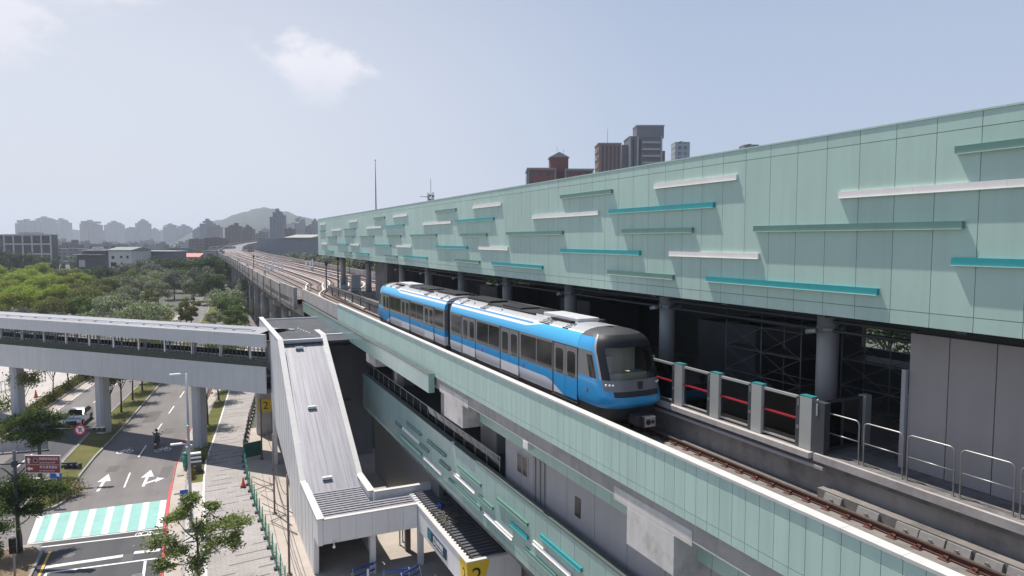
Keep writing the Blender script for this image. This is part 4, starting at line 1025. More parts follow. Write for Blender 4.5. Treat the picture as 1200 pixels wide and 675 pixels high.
for k in range(9):
    x0 = 6.04+k*.362
    p.prism([(x0+.004,yA,zA),(x0+.004,yB_,zB),(x0+.004,yB_,zB+.05),(x0+.004,yA,zA+.05)], (.352,0,0))
    p.prism([(x0+.33,yA,zA+.052),(x0+.33,yB_,zB+.052),(x0+.33,yB_,zB+.085),(x0+.33,yA,zA+.085)], (.025,0,0))
p.build('stair_roof', M['roof_l'], en)
p = MB()
for (y, z) in ((55.9,10.85),(49.9,7.42),(44.1,4.1)): p.box(7.05,7.65,y-.12,y+.12,z,z+.16)
p.build('roof_light', M['gloss_w'], en)
p = MB(); p.box(6.04,9.29,56.65,57.0,10.9,11.5); p.build('ridge_upstand', M['panelw'], en)
p = MB(); p.box(6.04,9.29,56.3,56.64,11.22,11.28); p.build('ridge_gap', M['dark'], en)
p = MB(); p.box(6.04,11.6,57.01,74,11.0,11.2); p.box(9.61,11.6,60.61,74,10.2,10.99); lr = p.build('landing_roof', M['roof_d'], en)
p = MB(); p.box(6.04,11.6,74.01,74.2,10.9,11.35); p.build('roof_kerb', M['panelw'], en)
p = MB(); p.box(9.7,11.55,60.3,60.6,10.9,11.3); p.build('roof_kerb', M['panelw'], en)
p = MB()
for k in range(26): 
    x, y = rnd.uniform(6.3,9), rnd.uniform(57.2,58.6); a = rnd.uniform(.03,.16); p.box(x,x+a,y,y+a*.7,11.201,11.206)
for k in range(5): p.box(8.6+k*.12,8.7+k*.12,66-k*.9,66.7-k*.9,11.201,11.204)
p.build('white_residue', M['conc_l'], lr)
p = MB(); p.box(6.04,9.29,57.2,73,6.1,6.4); p.build('landing_floor', M['conc_d'], en)
p = MB(); p.prism(yz([(43.5,.0),(45.5,0),(57.2,6.05),(57.2,6.4),(56.5,6.4)], 6.04), (3.25,0,0)); p.build('stair_flight', M['conc_d'], en)
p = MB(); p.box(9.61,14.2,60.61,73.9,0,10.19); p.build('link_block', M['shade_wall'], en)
p = MB(); p.box(9.61,12.3,60.55,60.6,5.2,5.4); p.box(9.61,12.3,60.56,60.6,.1,.4); p.build('link_block_trim', M['dark2'], en)
p = MB(); c_ = .35; x0, x1, y0, y1 = 5.15, 6.8, 70.9, 72.6
p.prism([(x0+c_,y0,0),(x1-c_,y0,0),(x1,y0+c_,0),(x1,y1-c_,0),(x1-c_,y1,0),(x0+c_,y1,0),(x0,y1-c_,0),(x0,y0+c_,0)], (0,0,6.09)); pil = p.build('landing_pillar', M['conc'], en)
p = MB(); p.box(5.3,6.66,70.86,70.88,2.42,3.75); ns = p.build('pillar_sign', M['yellow'], pil)
def text(body, size, loc, rot, m, name, parent, ext=.004, align='CENTER', sx=1):
    cu = bpy.data.curves.new(name, 'FONT'); cu.body = body; cu.size = size; cu.extrude = ext; cu.align_x = align; cu.align_y = 'CENTER'; cu.resolution_u = 3
    tmp = bpy.data.objects.new(name, cu); COL.objects.link(tmp); bpy.context.view_layer.update()
    me = bpy.data.meshes.new_from_object(tmp.evaluated_get(bpy.context.evaluated_depsgraph_get()))
    bpy.data.objects.remove(tmp); bpy.data.curves.remove(cu); me.name = name; me.materials.clear(); me.materials.append(m)
    o = bpy.data.objects.new(name, me); COL.objects.link(o)
    o.parent = parent
    r_ = parent
    while r_.parent: r_ = r_.parent
    o.location = Vector(loc)-r_.location; o.rotation_euler = rot; o.scale = (sx, 1, 1); return o
text('2', 1.05, (5.98,70.852,3.07), (R(90),0,0), M['text_k'], 'numeral', ns)
# canopy: fascias, louvred roof, columns
p = MB()
def fpanel(mb, a, b, fx, z0, z1, w, axis, th=.05):
    u = a
    while u < b-.05:
        v = min(u+w, b)
        if axis == 'x': mb.box(u+.006, v-.006, fx, fx+th, z0, z1)
        else: mb.box(fx, fx+th, u+.006, v-.006, z0, z1)
        u = v
fpanel(p, 6.04, 11.5, 37.92, 2.55, 3.93, .92, 'x'); fpanel(p, 29.85, 37.9, 11.5, 2.45, 3.93, 1.0, 'y'); fpanel(p, 11.56, 14.4, 29.85, 2.45, 3.93, .95, 'x')
p.build('canopy_fascia', M['panelw'], en)
p = MB(); p.box(6.03,11.55,37.975,38.1,2.6,3.92); p.box(11.555,11.65,29.95,37.97,2.5,3.92); p.box(11.66,14.4,29.905,30.0,2.5,3.92); p.build('fascia_backing', M['joint'], en)
p = MB(); p.box(6.1,11.6,37.86,38.12,3.935,4.0); p.box(11.44,11.7,29.8,37.85,3.935,4.0); p.box(11.71,14.4,29.8,30.02,3.935,4.0); p.build('fascia_cap', M['white'], en)
p = MB(); p.box(9.61,14.4,40.62,40.85,3.0,4.03); p.build('back_parapet', M['panelw'], en)
p = MB(); p.box(9.58,14.4,40.58,40.9,4.035,4.1); p.build('back_parapet_cap', M['white'], en)
y = 38.25
while y < 43.0:
    p = MB(); p.box(6.05, 9.25 if y > 40.4 else 12.0, y, y+.19, 3.55, 3.66); p.build('roof_slat', M['roof_l'], en); y += .36
y = 30.2
while y < 40.4:
    p = MB(); p.box(11.72, 12.02, y, y+.16, 3.6, 3.68); p.build('roof_slat', M['panelw'], en)
    p = MB(); p.box(12.1, 13.7, y, y+.21, 3.62, 3.72); p.build('roof_louvre', M['louv'], en); y += .36
p = MB(); p.box(12.03,12.09,30.05,40.5,3.6,3.78); p.box(13.71,14.4,30.05,40.5,3.55,3.8); p.box(6.05,14.4,38.13,40.55,3.3,3.4); p.box(6.05,9.25,40.56,43.2,3.3,3.4); p.box(11.66,14.4,30.03,38.1,3.3,3.4)
p.build('roof_tray', M['dark'], en)
for (x, y, h, m_) in ((8.9,38.35,3.3,'panelw'),(11.75,38.25,3.3,'panelw'),(11.55,40.3,3.3,'brownpole'),(12.0,31,3.3,'panelw'),(14.1,33.5,3.3,'panelw')):
    q = MB(); q.box(x-.16,x+.16,y-.16,y+.16,0,h-.01); q.build('canopy_column', M[m_], en, bevel=.015)
q = MB(); q.box(11.44,11.495,32.8,35.9,2.78,3.36); sg_ = q.build('name_sign', M['navy'], en)
q = MB(); q.box(11.425,11.439,35.25,35.7,2.88,3.28); q.build('metro_symbol', M['teal'], sg_)
RXm = (R(90), 0, R(-90))
text('新北產業園區', .27, (11.437,34.05,3.15), RXm, M['text_w'], 'sign_lettering', sg_, .003)
text('New Taipei Industrial Park', .15, (11.437,34.05,2.92), RXm, M['text_w'], 'sign_lettering', sg_, .003)
q = MB(); q.prism([(11.49,30.95,3.93),(11.49,29.84,3.93),(11.49,29.84,2.5),(11.49,30.55,2.5)], (.009,0,0)); q.prism([(11.5,29.84,3.93),(12.7,29.84,3.93),(12.3,29.84,2.5),(11.5,29.84,2.5)], (0,.009,0)); xs = q.build('exit_sign', M['yellow'], en)
text('2', 1.15, (12.0,29.836,3.18), (R(90),0,0), M['text_k'], 'numeral', xs, .003)
text('2', .9, (11.487,30.25,3.18), RXm, M['text_k'], 'numeral', xs, .003)
q = MB(); q.tube([(6.6,37.7,2.45),(6.6,37.9,2.7)], .03, 6); q.blob((6.6,37.75,2.4), .09); q.build('canopy_lamp', M['gloss_w'], en)
# things lying on the canopy roof
q = MB(); rr3 = random.Random(5)
for k in range(46):
    a = rr3.uniform(0, 6.28); L_ = rr3.uniform(.3,.8); x, y = 12.6+rr3.gauss(0,.3), 35.7+rr3.gauss(0,.45); z = 3.72+rr3.uniform(0,.22)
    q.tube([(x-L_/2*math.cos(a),y-L_/2*math.sin(a),z),(x+L_/2*math.cos(a),y+L_/2*math.sin(a),z+rr3.uniform(-.05,.15))], .022, 5)
tag(q.build('branch_pile', mat('dead_wood', (.22,.20,.17), .9)), 'heap of dead branches lying on the dark louvred canopy roof', 'branches')
q = MB()
rows = []
for a in range(9):
    th = math.pi*a/8
    rows.append([(12.75+(.2+.05*math.sin(3*b))*math.sin(th)*math.cos(b*2*math.pi/14), 37.4+.28*math.sin(th)*math.sin(b*2*math.pi/14), 3.85+.16*math.cos(th)+.03*math.sin(2*b)) for b in range(14)])
q.grid(rows, 0, True, True); q.tube([(12.75,37.4,4.0),(12.78,37.42,4.12)], [.06,.03], 8); tag(q.build('blue_bag', M['bluep']), 'small knotted blue plastic bag on the dark louvred canopy roof', 'bag')
# under the canopy
for i, (x, y, a) in enumerate(((8.2,37.7,.3),(9.8,36.5,-.2),(10.5,36.2,.5))):
    t = thing('folding_barricade', ('blue folding barricade under the canopy edge' , 'blue barricade standing in front of the canopy column', 'blue and white barricade beside the inner canopy corner')[i], 'barricade', (x, y, 0), a)
    q = MB(); q.box(-.8,.8,-.02,.02,.85,1.0); q.box(-.8,.8,-.02,.02,.5,.6); q.build('board', M['bluep'], t, local=True)
    for s in (-.7,.7):
        q = MB(); q.tube([(s,-.3,0),(s,0,1.05)], .025, 6); q.tube([(s,.3,0),(s,0,1.0)], .025, 6); q.build('leg', M['galv'], t, local=True)
q = MB(); q.tube([(8.35,37.2,0),(8.35,37.2,.95)], .07, 12); q.tube([(8.35,37.2,.95),(8.35,37.2,1.0)], [.085,.05], 12); tag(q.build('bollard', M['gloss_w']), 'white bollard in front of the canopy columns', 'bollard')
for i, (x, y) in enumerate(((11.3,41.2),(11.6,41.6))):
    q = MB(); q.tube([(x,y,.14),(x,y,1.1)], .05, 10); q.tube([(x,y,1.1),(x,y,1.18)], [.075,.075], 10); q.tube([(x,y,.145),(x,y,.17)], .14, 12)
    tag(q.build('queue_post', M['galv']), ('thin grey post on the sunlit floor behind the canopy, nearer the stair', 'thin grey post on the sunlit floor behind the canopy, nearer the station wall')[i], 'post')
# ------------------------------------------------------------------ green site fence, steel posts
sf = thing('site_fence', 'green site fence of posts and netting along the pavement edge', 'fence', (4, 50, 0))
prev = None
y = 38.0; k = 0
while y < 96:
    x = interp(FE, y); gcol = y < 66
    q = MB(); q.tube([(x,y,.15),(x,y,1.75 if gcol else 1.5)], .035 if gcol else .05, 6); q.build('post', M['fence_g'] if gcol else M['dark2'], sf)
    q = MB(); q.box(x-.16,x+.16,y-.13,y+.13,.15,.30); q.build('post_base', M['dark2'], sf)
    if prev:
        q = MB(); a = Vector((*prev,0)); b = Vector((x,y,0)); dd = b-a
        n_ = 4
        for j in range(n_+1):
            c0 = a+dd*j/n_; q.tube([(c0.x,c0.y,.3),(c0.x,c0.y,1.35)], .008, 4)
        for z in (.32,.66,1.0,1.35): q.tube([(a.x,a.y,z),(b.x,b.y,z)], .01, 4)
        q.build('net', M['mesh_g'] if gcol else M['dark2'], sf)
    prev = (x, y); y += 1.55; k += 1
q = MB()
q.poly([(3.55,63.4,.3),(5.0,63.9,.3),(5.0,63.9,1.6),(3.55,63.4,1.6)]); q.prism([(3.55,63.4,.3),(5.0,63.9,.3),(5.0,63.9,1.6),(3.55,63.4,1.6)], (0,.02,0))
q.build('cross_net', M['mesh_g'], sf)
for i, (x, y, h) in enumerate(((4.63,49.86,5.9),(4.46,40.2,6.05),(4.9,63,5.5))):
    t = thing('steel_post', ('brown steel post beside a cable loop in the building site', 'tall brown steel post nearest the canopy corner', 'thin brown steel post by the landing pillar')[i], 'post', (x, y, .14))
    q = MB(); q.tube([(x,y,.14),(x,y,h)], .065, 10); q.build('shaft', M['brownpole'], t)
    q = MB(); q.box(x-.16,x+.16,y-.16,y+.16,.14,.2); q.build('base_plate', M['brownpole'], t)
def sag(a, b, s, n=10): return [Vector(a).lerp(Vector(b), k/n)-Vector((0,0,s*4*(k/n)*(1-k/n))) for k in range(n+1)]
q = MB(); q.tube(sag((4.9,63,5.2),(4.63,49.86,4.6),.7), .018, 5); q.tube(sag((4.63,49.86,4.7),(4.46,40.2,4.9),.9), .02, 5); q.tube(sag((4.63,49.86,4.4),(4.46,40.2,4.3),1.3), .02, 5)
tag(q.build('cable_run', M['black']), 'sagging black cables strung between the brown steel posts', 'cable')
for i, (a, b) in enumerate((((3.9,51.0,.6),(5.3,49.2,.2)),((5.3,49.2,.2),(4.2,48.2,.3)),((3.8,50.6,1.4),(6.0,48.6,.2)),((4.2,48.2,.3),(5.6,45.5,.2)),((3.6,57,.7),(5.2,55.6,.2)),((3.6,55.4,.8),(5.0,54.4,.18)),((3.6,54.2,.5),(5.1,56,.2)))):
    q = MB(); q.tube([a, b], .03, 6)
    tag(q.build('scaffold_tube', M['brownpole']), 'loose steel tube leaning against the green fence, %s counted along the fence from the canopy' % ORD[(2,1,3,0,6,4,5)[i]], 'tube', 'loose steel tubes by the fence')
def cone(x, y, z, label, s=1):
    t = thing('traffic_cone', label, 'cone', (x, y, z))
    q = MB(); q.tube([(0,0,.04),(0,0,.32*s),(0,0,.33*s)], [.17*s,.10*s,.098*s], 14); q.tube([(0,0,.52*s),(0,0,.74*s)], [.068*s,.03*s], 14); q.build('cone_body', M['cone'], t, local=True)
    q = MB(); q.tube([(0,0,.331*s),(0,0,.519*s)], [.099*s,.069*s], 14); q.build('reflective_band', M['cone'], t, local=True)
    q = MB(); q.box(-.2*s,.2*s,-.2*s,.2*s,0,.04); q.build('cone_base', M['black'], t, local=True)
cone(2.95, 56.3, .15, 'orange red traffic cone on the pavement beside the green fence', 1.1)
cone(-18.3, 100.5, .03, 'dark red cone on the plaza behind the hedge', 1.3)
# ------------------------------------------------------------------ street furniture
lp = thing('street_lamp', 'tall grey street lamp with two arms on the verge before the footbridge pier', 'street lamp', (-.72, 50.0, .15))
q = MB(); q.tube([(-.72,50,.15),(-.72,50,10.6)], [.11,.07], 12); pole_ = q.build('pole', M['galv'], lp)
q = MB(); q.tube([(-.72,50,.15),(-.72,50,1.0)], .15, 12); q.build('base_sleeve', M['galv'], lp)
for (z, l) in ((10.55,1.0),(5.85,1.1)):
    q = MB(); q.tube([(-.72,50,z-.1),(-1.0,50,z),(-.72-l*.5,50,z+.02)], .035, 8); ar = q.build('arm', M['galv'], lp)
    q = MB(); q.prism([(-.72-l,49.86,z),(-.72-l*.35,49.88,z),(-.72-l*.35,50.12,z),(-.72-l,50.14,z)], (0,0,.09)); q.build('lamp_head', M['gloss_w'], lp)
q = MB(); q.box(-.9,-.73,49.8,50.15,5.2,5.65); q.box(-.66,-.5,49.85,50.1,5.6,5.75); q.tube([(-.72,49.8,7.1),(-.72,49.6,7.05)], .09, 10); q.build('control_box', M['galv'], lp)
for i in range(2):
    z = (7.2, 4.0)[i]
q = MB(); q.box(-1.35,-.85,50.0,50.05,1.15,2.7); q2 = q.build('blue_banner', M['signblue'], lp)
# utility cabinet on the verge
uc = thing('utility_cabinet', 'dark utility cabinet with two white stripes on the verge by the pier', 'cabinet', (-.45, 62.0, .15))
q = MB(); q.box(-1.0,.05,61.6,62.4,.15,1.65); q.build('cabinet_body', M['dark2'], uc, bevel=.02)
q = MB(); q.box(-.98,.03,61.585,61.599,1.35,1.5); q.box(-.98,.03,61.585,61.599,1.0,1.15); q.box(-.95,.0,61.8,62.3,1.651,1.7); q.build('white_stripe', M['gloss_w'], uc)
q = MB(); q.box(-.5,-.48,61.586,61.599,.3,.98); q.build('door_seam', M['black'], uc)
t = thing('green_bin', 'narrow green bin beside the striped utility cabinet', 'bin', (-1.1, 63.4, .15))
q = MB(); q.tube([(-1.15,63.4,.15),(-1.15,63.4,1.3)], [.26,.3], 14); q.build('bin_body', M['fence_g'], t)
q = MB(); q.tube([(-1.15,63.4,1.301),(-1.15,63.4,1.42),(-1.15,63.4,1.5)], [.32,.28,.12], 14); q.build('bin_lid', M['fence_g'], t)
# sign gantry: red direction board, lamps
gp = thing('sign_gantry', 'dark pole with curved arms carrying the red direction board', 'sign pole', (-10.4, 50.2, .13))
q = MB(); q.tube([(-10.4,50.2,.13),(-10.4,50.2,6.6)], [.13,.09], 12); q.build('pole', M['dark2'], gp)
q = MB(); q.tube([(-10.4,50.2,5.75),(-9.7,49.95,5.8),(-8.0,49.1,5.8),(-6.95,48.55,5.8)], .06, 8); q.tube([(-10.4,50.2,4.4),(-10.2,50.12,5.1),(-9.8,49.97,5.55),(-9.4,49.8,5.65)], .05, 8); q.tube([(-10.4,50.2,5.75),(-11.4,50.6,5.75),(-13,51.2,5.7)], .055, 8); q.tube([(-10.4,50.2,4.4),(-10.65,50.3,5.1),(-11.1,50.5,5.5),(-11.7,50.7,5.62)], .05, 8); q.box(-10.55,-10.25,50.05,50.35,5.6,5.95)
q.build('arm', M['dark2'], gp)
A = Vector((-9.8,49.86,0)); Bv = Vector((-7.8,48.86,0)); dS = (Bv-A).normalized(); sa = math.atan2(dS.y, dS.x); nS = Vector((dS.y,-dS.x,0)); Wd = (Bv-A).length
bo = thing('direction_board', 'brown red direction board with white arrows and Chinese lettering', 'road sign', (A.x, A.y, 5.2), sa)
q = MB(); q.box(0,Wd,-.03,.03,0,1.12); q.build('board_edge', M['gloss_w'], bo, local=True)
q = MB(); q.box(.04,Wd-.04,-.036,-.031,.04,1.08); q.build('board_face', M['signred'], bo, local=True)
q = MB(); q.box(.08,Wd-.06,-.040,-.037,.53,.545)
def arr(cx, cz, s, ang):
    pts = [(-.06,-.2),(.06,-.2),(.06,.02),(.14,.02),(0,.2),(-.14,.02),(-.06,.02)]
    pp = [(cx+s*(a*math.cos(ang)-b*math.sin(ang)), -.037, cz+s*(a*math.sin(ang)+b*math.cos(ang))) for a, b in pts]
    q.prism(pp, (0,-.004,0))
arr(.25,.8,.95,0); arr(.30,.28,.95,R(90))
q.build('board_arrows', M['text_w'], bo, local=True)
q = MB(); q.tube([(.68,-.037,.8),(.68,-.041,.8)], .15, 20); em = q.build('round_emblem', M['conc_l'], bo, local=True)
q = MB(); q.tube([(.68,-.0415,.8),(.68,-.045,.8)], .115, 20); q.build('emblem_disc', M['navy'], bo, local=True)
def text_l(body, size, x, z, parent, sx=1.0):
    o = text(body, size, (0,0,0), (R(90),0,0), M['text_w'], 'board_lettering', parent, .002, 'LEFT', sx); o.location = (x, -.039, z)
text_l('桃園機場捷運線', .185, .9, .9, bo, .92); text_l('Taoyuan Airport MRT', .12, .9, .67, bo, .95)
text_l('新北產業園區', .185, .92, .38, bo, 1.02); text_l('New Taipei Industrial Park', .1, .9, .16, bo, .88)
tlt = thing('traffic_light', 'black horizontal three lamp traffic light beside the red direction board', 'traffic light', (-7.2, 48.7, 5.6), sa)
q = MB(); q.box(-.5,.56,-.05,.12,-.2,.2); q.build('housing', M['tl_black'], tlt, local=True, bevel=.03)
for k in range(3):
    q = MB(); x = -.33+k*.36
    rows = [[(x+.17*math.cos(a), -.051-d, .17*math.sin(a)) for a in [R(-20+i*220/12) for i in range(13)]] for d in (0,.22)]
    q.grid(rows, 0, True); q.build('lamp_hood', M['tl_black'], tlt, local=True)
    q = MB(); q.blob((x,-.05,0), .15, 12, 6, 0, (1,.5,1)); q.build('lamp_lens', M['glass_d'], tlt, local=True)
rs = thing('no_turn_sign', 'round red and white no turn sign hung over the left road', 'road sign', (-8.75, 63.6, 4.25), R(-16))
q = MB(); q.tube([(0,.0,0),(0,.03,0)], .45, 28); q.build('red_disc', M['signred2'], rs, local=True)
q = MB(); q.tube([(0,-.006,0),(0,-.001,0)], .315, 28); q.build('white_disc', M['gloss_w'], rs, local=True)
q = MB(); q.box(-.1,-.03,-.012,-.007,-.2,.17); q.prism([(-.03,-.007,.17),(.1,-.007,.17),(.14,-.007,.1),(.14,-.007,.03),(.06,-.007,-.02),(-.03,-.007,-.02),(-.03,-.007,.04),(.06,-.007,.05),(.06,-.007,.1),(-.03,-.007,.11)], (0,-.005,0)); q.prism([(.0,-.007,-.02),(.07,-.007,-.02),(.14,-.007,-.2),(.07,-.007,-.2)], (0,-.005,0)); q.build('turn_arrow', M['text_k'], rs, local=True)
q = MB(); q.prism([(-.23,-.013,.2),(-.2,-.013,.24),(.23,-.013,-.2),(.2,-.013,-.24)], (0,-.003,0)); q.build('slash', M['signred2'], rs, local=True)
q = MB(); q.tube([(-.3,.12,.05),(1.5,.12,.0)], .035, 8); q.build('arm', M['dark2'], rs, local=True)
tl2 = thing('signal_head_row', 'dark signal head hanging on an arm in front of the middle bridge pier', 'traffic light', (-7.5, 63.3, 4.2), R(-16))
q = MB(); q.box(-.6,.6,-.1,.1,-.2,.2); q.build('housing', M['tl_black'], tl2, local=True, bevel=.03)
for k in range(3):
    q = MB(); q.tube([(-.38+k*.38,-.101,0),(-.38+k*.38,-.26,.02)], .15, 12); q.build('lamp_hood', M['tl_black'], tl2, local=True)
mp_ = thing('signal_pole', 'dark signal pole rising inside the round median tree', 'pole', (-11.8, 65.3, .13))
q = MB(); q.tube([(-11.8,65.3,.13),(-11.8,65.3,4.9)], .08, 10); q.build('shaft', M['dark2'], mp_)
q = MB(); q.tube([(-11.8,65.3,4.3),(-8.9,63.75,4.3)], .035, 8); q.build('arm', M['dark2'], mp_)
bs = thing('blue_arrow_sign', 'small blue square sign with a white diagonal arrow on the median tip', 'road sign', (-9.7, 58.6, .13), R(-15))
q = MB(); q.tube([(0,.04,0),(0,.04,2.75)], .035, 8); q.build('sign_pole', M['galv'], bs, local=True)
q = MB(); q.box(-.4,.4,-.02,.0,1.9,2.7); q.build('sign_plate', M['signblue'], bs, local=True)
q = MB(); q.prism([(-.26,-.021,2.56),(-.19,-.021,2.62),(.16,-.021,2.22),(.22,-.021,2.28),(.26,-.021,2.0),(.02,-.021,2.1),(.09,-.021,2.15)], (0,-.004,0)); q.build('sign_arrow', M['text_w'], bs, local=True)
ps2 = thing('pedestrian_signal', 'dark pedestrian signal box on a post by the near left island', 'traffic light', (-9.9, 46.5, .13))
q = MB(); q.tube([(-9.9,46.5,.13),(-9.9,46.5,2.6)], .06, 8); q.build('post', M['galv'], ps2)
q = MB(); q.box(-10.08,-9.72,46.3,46.48,1.6,2.5); q.build('signal_box', M['tl_black'], ps2, bevel=.02)
q = MB(); q.box(-10.05,-9.75,46.27,46.299,2.1,2.45); q.box(-10.05,-9.75,46.27,46.299,1.65,2.0); q.build('signal_lens', M['glass_d'], ps2)
# low fence and railings by the left road
rf = thing('plaza_railing', 'pale green railing along the plaza behind the hedge', 'railing', (-22, 95, .03))
A, Bv = Vector((-33,88,0)), Vector((-19.2,112,0)); q = MB(); q3 = MB()
for k in range(46):
    c0 = A.lerp(Bv, k/45); q.box(c0.x-.03,c0.x+.03,c0.y-.03,c0.y+.03,.03,1.4)
q.build('balusters', M['fence_g'], rf)
for z in (.15,1.4): q3.tube([(A.x,A.y,z),(Bv.x,Bv.y,z)], .06, 6)
q3.build('rails', M['galv'], rf)
t = thing('metal_barrier', 'pale sheet metal barrier across the left road edge', 'barrier', (-16, 74, 0))
a, b = Vector((-17.6,75.3,0)), Vector((-12.9,74.7,0)); dd = (b-a)/4
for k in range(4):
    q = MB(); s0 = a+dd*k+dd*.02; s1 = a+dd*(k+1)-dd*.02
    q.prism([(s0.x,s0.y,.12),(s1.x,s1.y,.12),(s1.x,s1.y,1.2),(s0.x,s0.y,1.2)], (0,.03,0)); q.build('sheet', M['grey_wall_l'], t)
q = MB()
for k in range(5): c0 = a+dd*k; q.box(c0.x-.04,c0.x+.04,c0.y+.04,c0.y+.12,.0,1.3)
q.build('posts', M['galv'], t)
# ------------------------------------------------------------------ vehicles and people
M['car_silver'] = mat('silver_car_paint', (.62,.63,.65), .25, .5, .02, 1, 0, 0, 8, 0, .5, .6)
M['car_black'] = mat('black_plastic_trim', (.025,.026,.028), .35)
def car(loc, rz, label):
    t = thing('parked_car' if 'parked' in label else 'car', label, 'car', loc, rz)
    W_ = .9
    side = [(-2.2,.35),(-2.24,.62),(-2.1,.86),(-1.2,1.02),(-.9,1.06),(1.9,1.1),(2.15,.95),(2.2,.6),(2.15,.33)]
    rows = []
    for x in (-1,-.92,-.6,0,.6,.92,1):
        k = .93 if abs(x) == 1 else 1
        rows.append([(x*W_*(1-.12*max(0,abs(y)-1.7)), y*(1-.03*abs(x)), .35+(z-.35)*k) for y, z in side])
    q = MB(); q.grid(rows, 0, True); q.poly([r for r in rows[0]]); q.poly([r for r in rows[-1]][::-1]); q.box(-.85,.85,-2.1,2.1,.28,.36)
    q.build('body', M['car_silver'], t, local=True)
    cab = [(-1.15,1.03),(-.35,1.55),(.1,1.62),(1.2,1.58),(1.95,1.1)]
    q = MB(); q.grid([[(x*(.86-.20*max(0,(z-1.03)/.6)), y, z) for y, z in cab] for x in (-1,-.5,0,.5,1)], 0, True)
    for s in (-1, 1): q.poly([(s*(.86-.20*max(0,(z-1.03)/.6)), y, z) for y, z in cab])
    q.build('cabin', M['car_silver'], t, local=True)
    xw = lambda z: .86-.20*max(0,(z-1.03)/.6)
    q = MB(); q.poly([(-.74,-1.09,1.08),(.74,-1.09,1.08),(.6,-.42,1.51),(-.6,-.42,1.51)]); 
    q.v = [(x, y-.012, z+.012) for x, y, z in q.v]; q.build('windscreen', M['glass_d'], t, local=True)
    q = MB(); q.poly([(-.68,1.84,1.18),(.68,1.84,1.18),(.58,1.3,1.53),(-.58,1.3,1.53)]); q.v = [(x, y+.012, z+.012) for x, y, z in q.v]; q.build('rear_window', M['glass_d'], t, local=True)
    for s in (-1, 1):
        for pts in ([(-.95,1.1),(-.38,1.48),(.28,1.53),(.28,1.1)],[(.36,1.1),(.36,1.53),(1.15,1.5),(1.6,1.16)]):
            q = MB(); q.poly([(s*(xw(z)+.012), y, z) for y, z in pts]); q.build('side_window', M['glass_d'], t, local=True)
        q = MB(); q.box(s*.9,s*1.06,-.95,-.8,1.02,1.18); q.build('mirror', M['car_black'], t, local=True, bevel=.02)
        q = MB(); q.box(s*.5,s*.83,-2.235,-2.1,.66,.83); q.build('headlight', M['gloss_w'], t, local=True, bevel=.02)
        for y in (-1.4, 1.4):
            q = MB(); q.tube([(s*.72,y,.34),(s*.915,y,.34)], .34, 18); w_ = q.build('wheel', M['black'], t, local=True)
            q = MB(); q.tube([(s*.916,y,.34),(s*.925,y,.34)], .21, 14); q.build('rim', M['galv'], w_, local=True)
    q = MB(); q.box(-.5,.5,-2.27,-2.12,.45,.72); q.box(-.85,.85,-2.26,-2.1,.3,.44); q.build('bumper', M['car_black'], t, local=True, bevel=.03)
    return t
car((-11.75, 84.6, .0125), R(-9), 'silver car driving towards the camera beside the middle footbridge pier')
def scooter(loc, rz, label, body, group=None, nm='scooter'):
    t = thing(nm, label, 'scooter', loc, rz, group)
    for y in (-.62, .62):
        q = MB(); q.tube([(-.05,y,.24),(.05,y,.24)], .24, 16); w_ = q.build('wheel', M['black'], t, local=True)
        q = MB(); q.tube([(-.055,y,.24),(.055,y,.24)], .12, 12); q.build('rim', M['galv'], w_, local=True)
    prof = [(-.7,.5),(-.55,.62),(.0,.66),(.12,.34),(.42,.32),(.55,.55),(.62,1.0),(.7,1.0),(.72,.5),(.6,.42),(.5,.2),(.05,.2),(-.25,.3),(-.55,.36)]
    q = MB(); q.prism([(-.16,y,z) for y, z in prof], (.32,0,0)); q.build('body', body, t, local=True, bevel=.03)
    q = MB(); q.box(-.15,.15,-.62,.02,.67,.78); q.build('seat', M['black'], t, local=True, bevel=.03)
    q = MB(); q.tube([(0,.66,.95),(0,.6,1.08)], .03, 6); q.tube([(-.34,.5,1.08),(0,.6,1.1),(.34,.5,1.08)], .022, 6); q.build('handlebar', M['galv'], t, local=True)
    for s in (-1, 1):
        q = MB(); q.tube([(s*.3,.55,1.1),(s*.38,.5,1.25)], .01, 5); q.blob((s*.4,.5,1.3), .07, 8, 5, 0, (1,.3,.8)); q.build('mirror', M['black'], t, local=True)
    q = MB(); q.box(-.09,.09,-.74,-.7,.42,.54); q.build('plate', M['gloss_w'], t, local=True)
    q = MB(); q.box(-.1,.1,-.72,-.66,.56,.62); q.build('tail_light', M['redbar'], t, local=True)
    return t
M['sc_dark'] = mat('dark_scooter_paint', (.04,.045,.05), .3, 0, .03)
M['sc_white'] = mat('white_scooter_paint', (.7,.7,.7), .3, 0, .03)
scooter((-3.72, 71.3, .012), R(-7), 'dark scooter being ridden away under the footbridge', M['sc_dark'])
def person(label, loc, rz, joints, bones, mats, scale=1):
    t = thing('person', label, 'person', loc, rz)
    me = bpy.data.meshes.new('body'); bm = bmesh.new(); sk = bm.verts.layers.skin.verify(); vs_ = [bm.verts.new(j[:3]) for j in joints]
    for a, b in bones: bm.edges.new((vs_[a], vs_[b]))
    for v, j in zip(vs_, joints): v[sk].radius = (j[3], j[4] if len(j) > 4 else j[3])
    vs_[0][sk].use_root = True
    bm.to_mesh(me); bm.free(); me.materials.append(mats[0])
    o = bpy.data.objects.new('body', me); COL.objects.link(o); o.parent = t
    o.modifiers.new('skin', 'SKIN'); s_ = o.modifiers.new('sub', 'SUBSURF'); s_.levels = 1; s_.render_levels = 2
    return t
M['jacket'] = mat('grey_jacket', (.10,.095,.10), .8, 0, .1, 4)
M['shirt'] = mat('light_shirt', (.45,.45,.55), .8, 0, .1, 4)
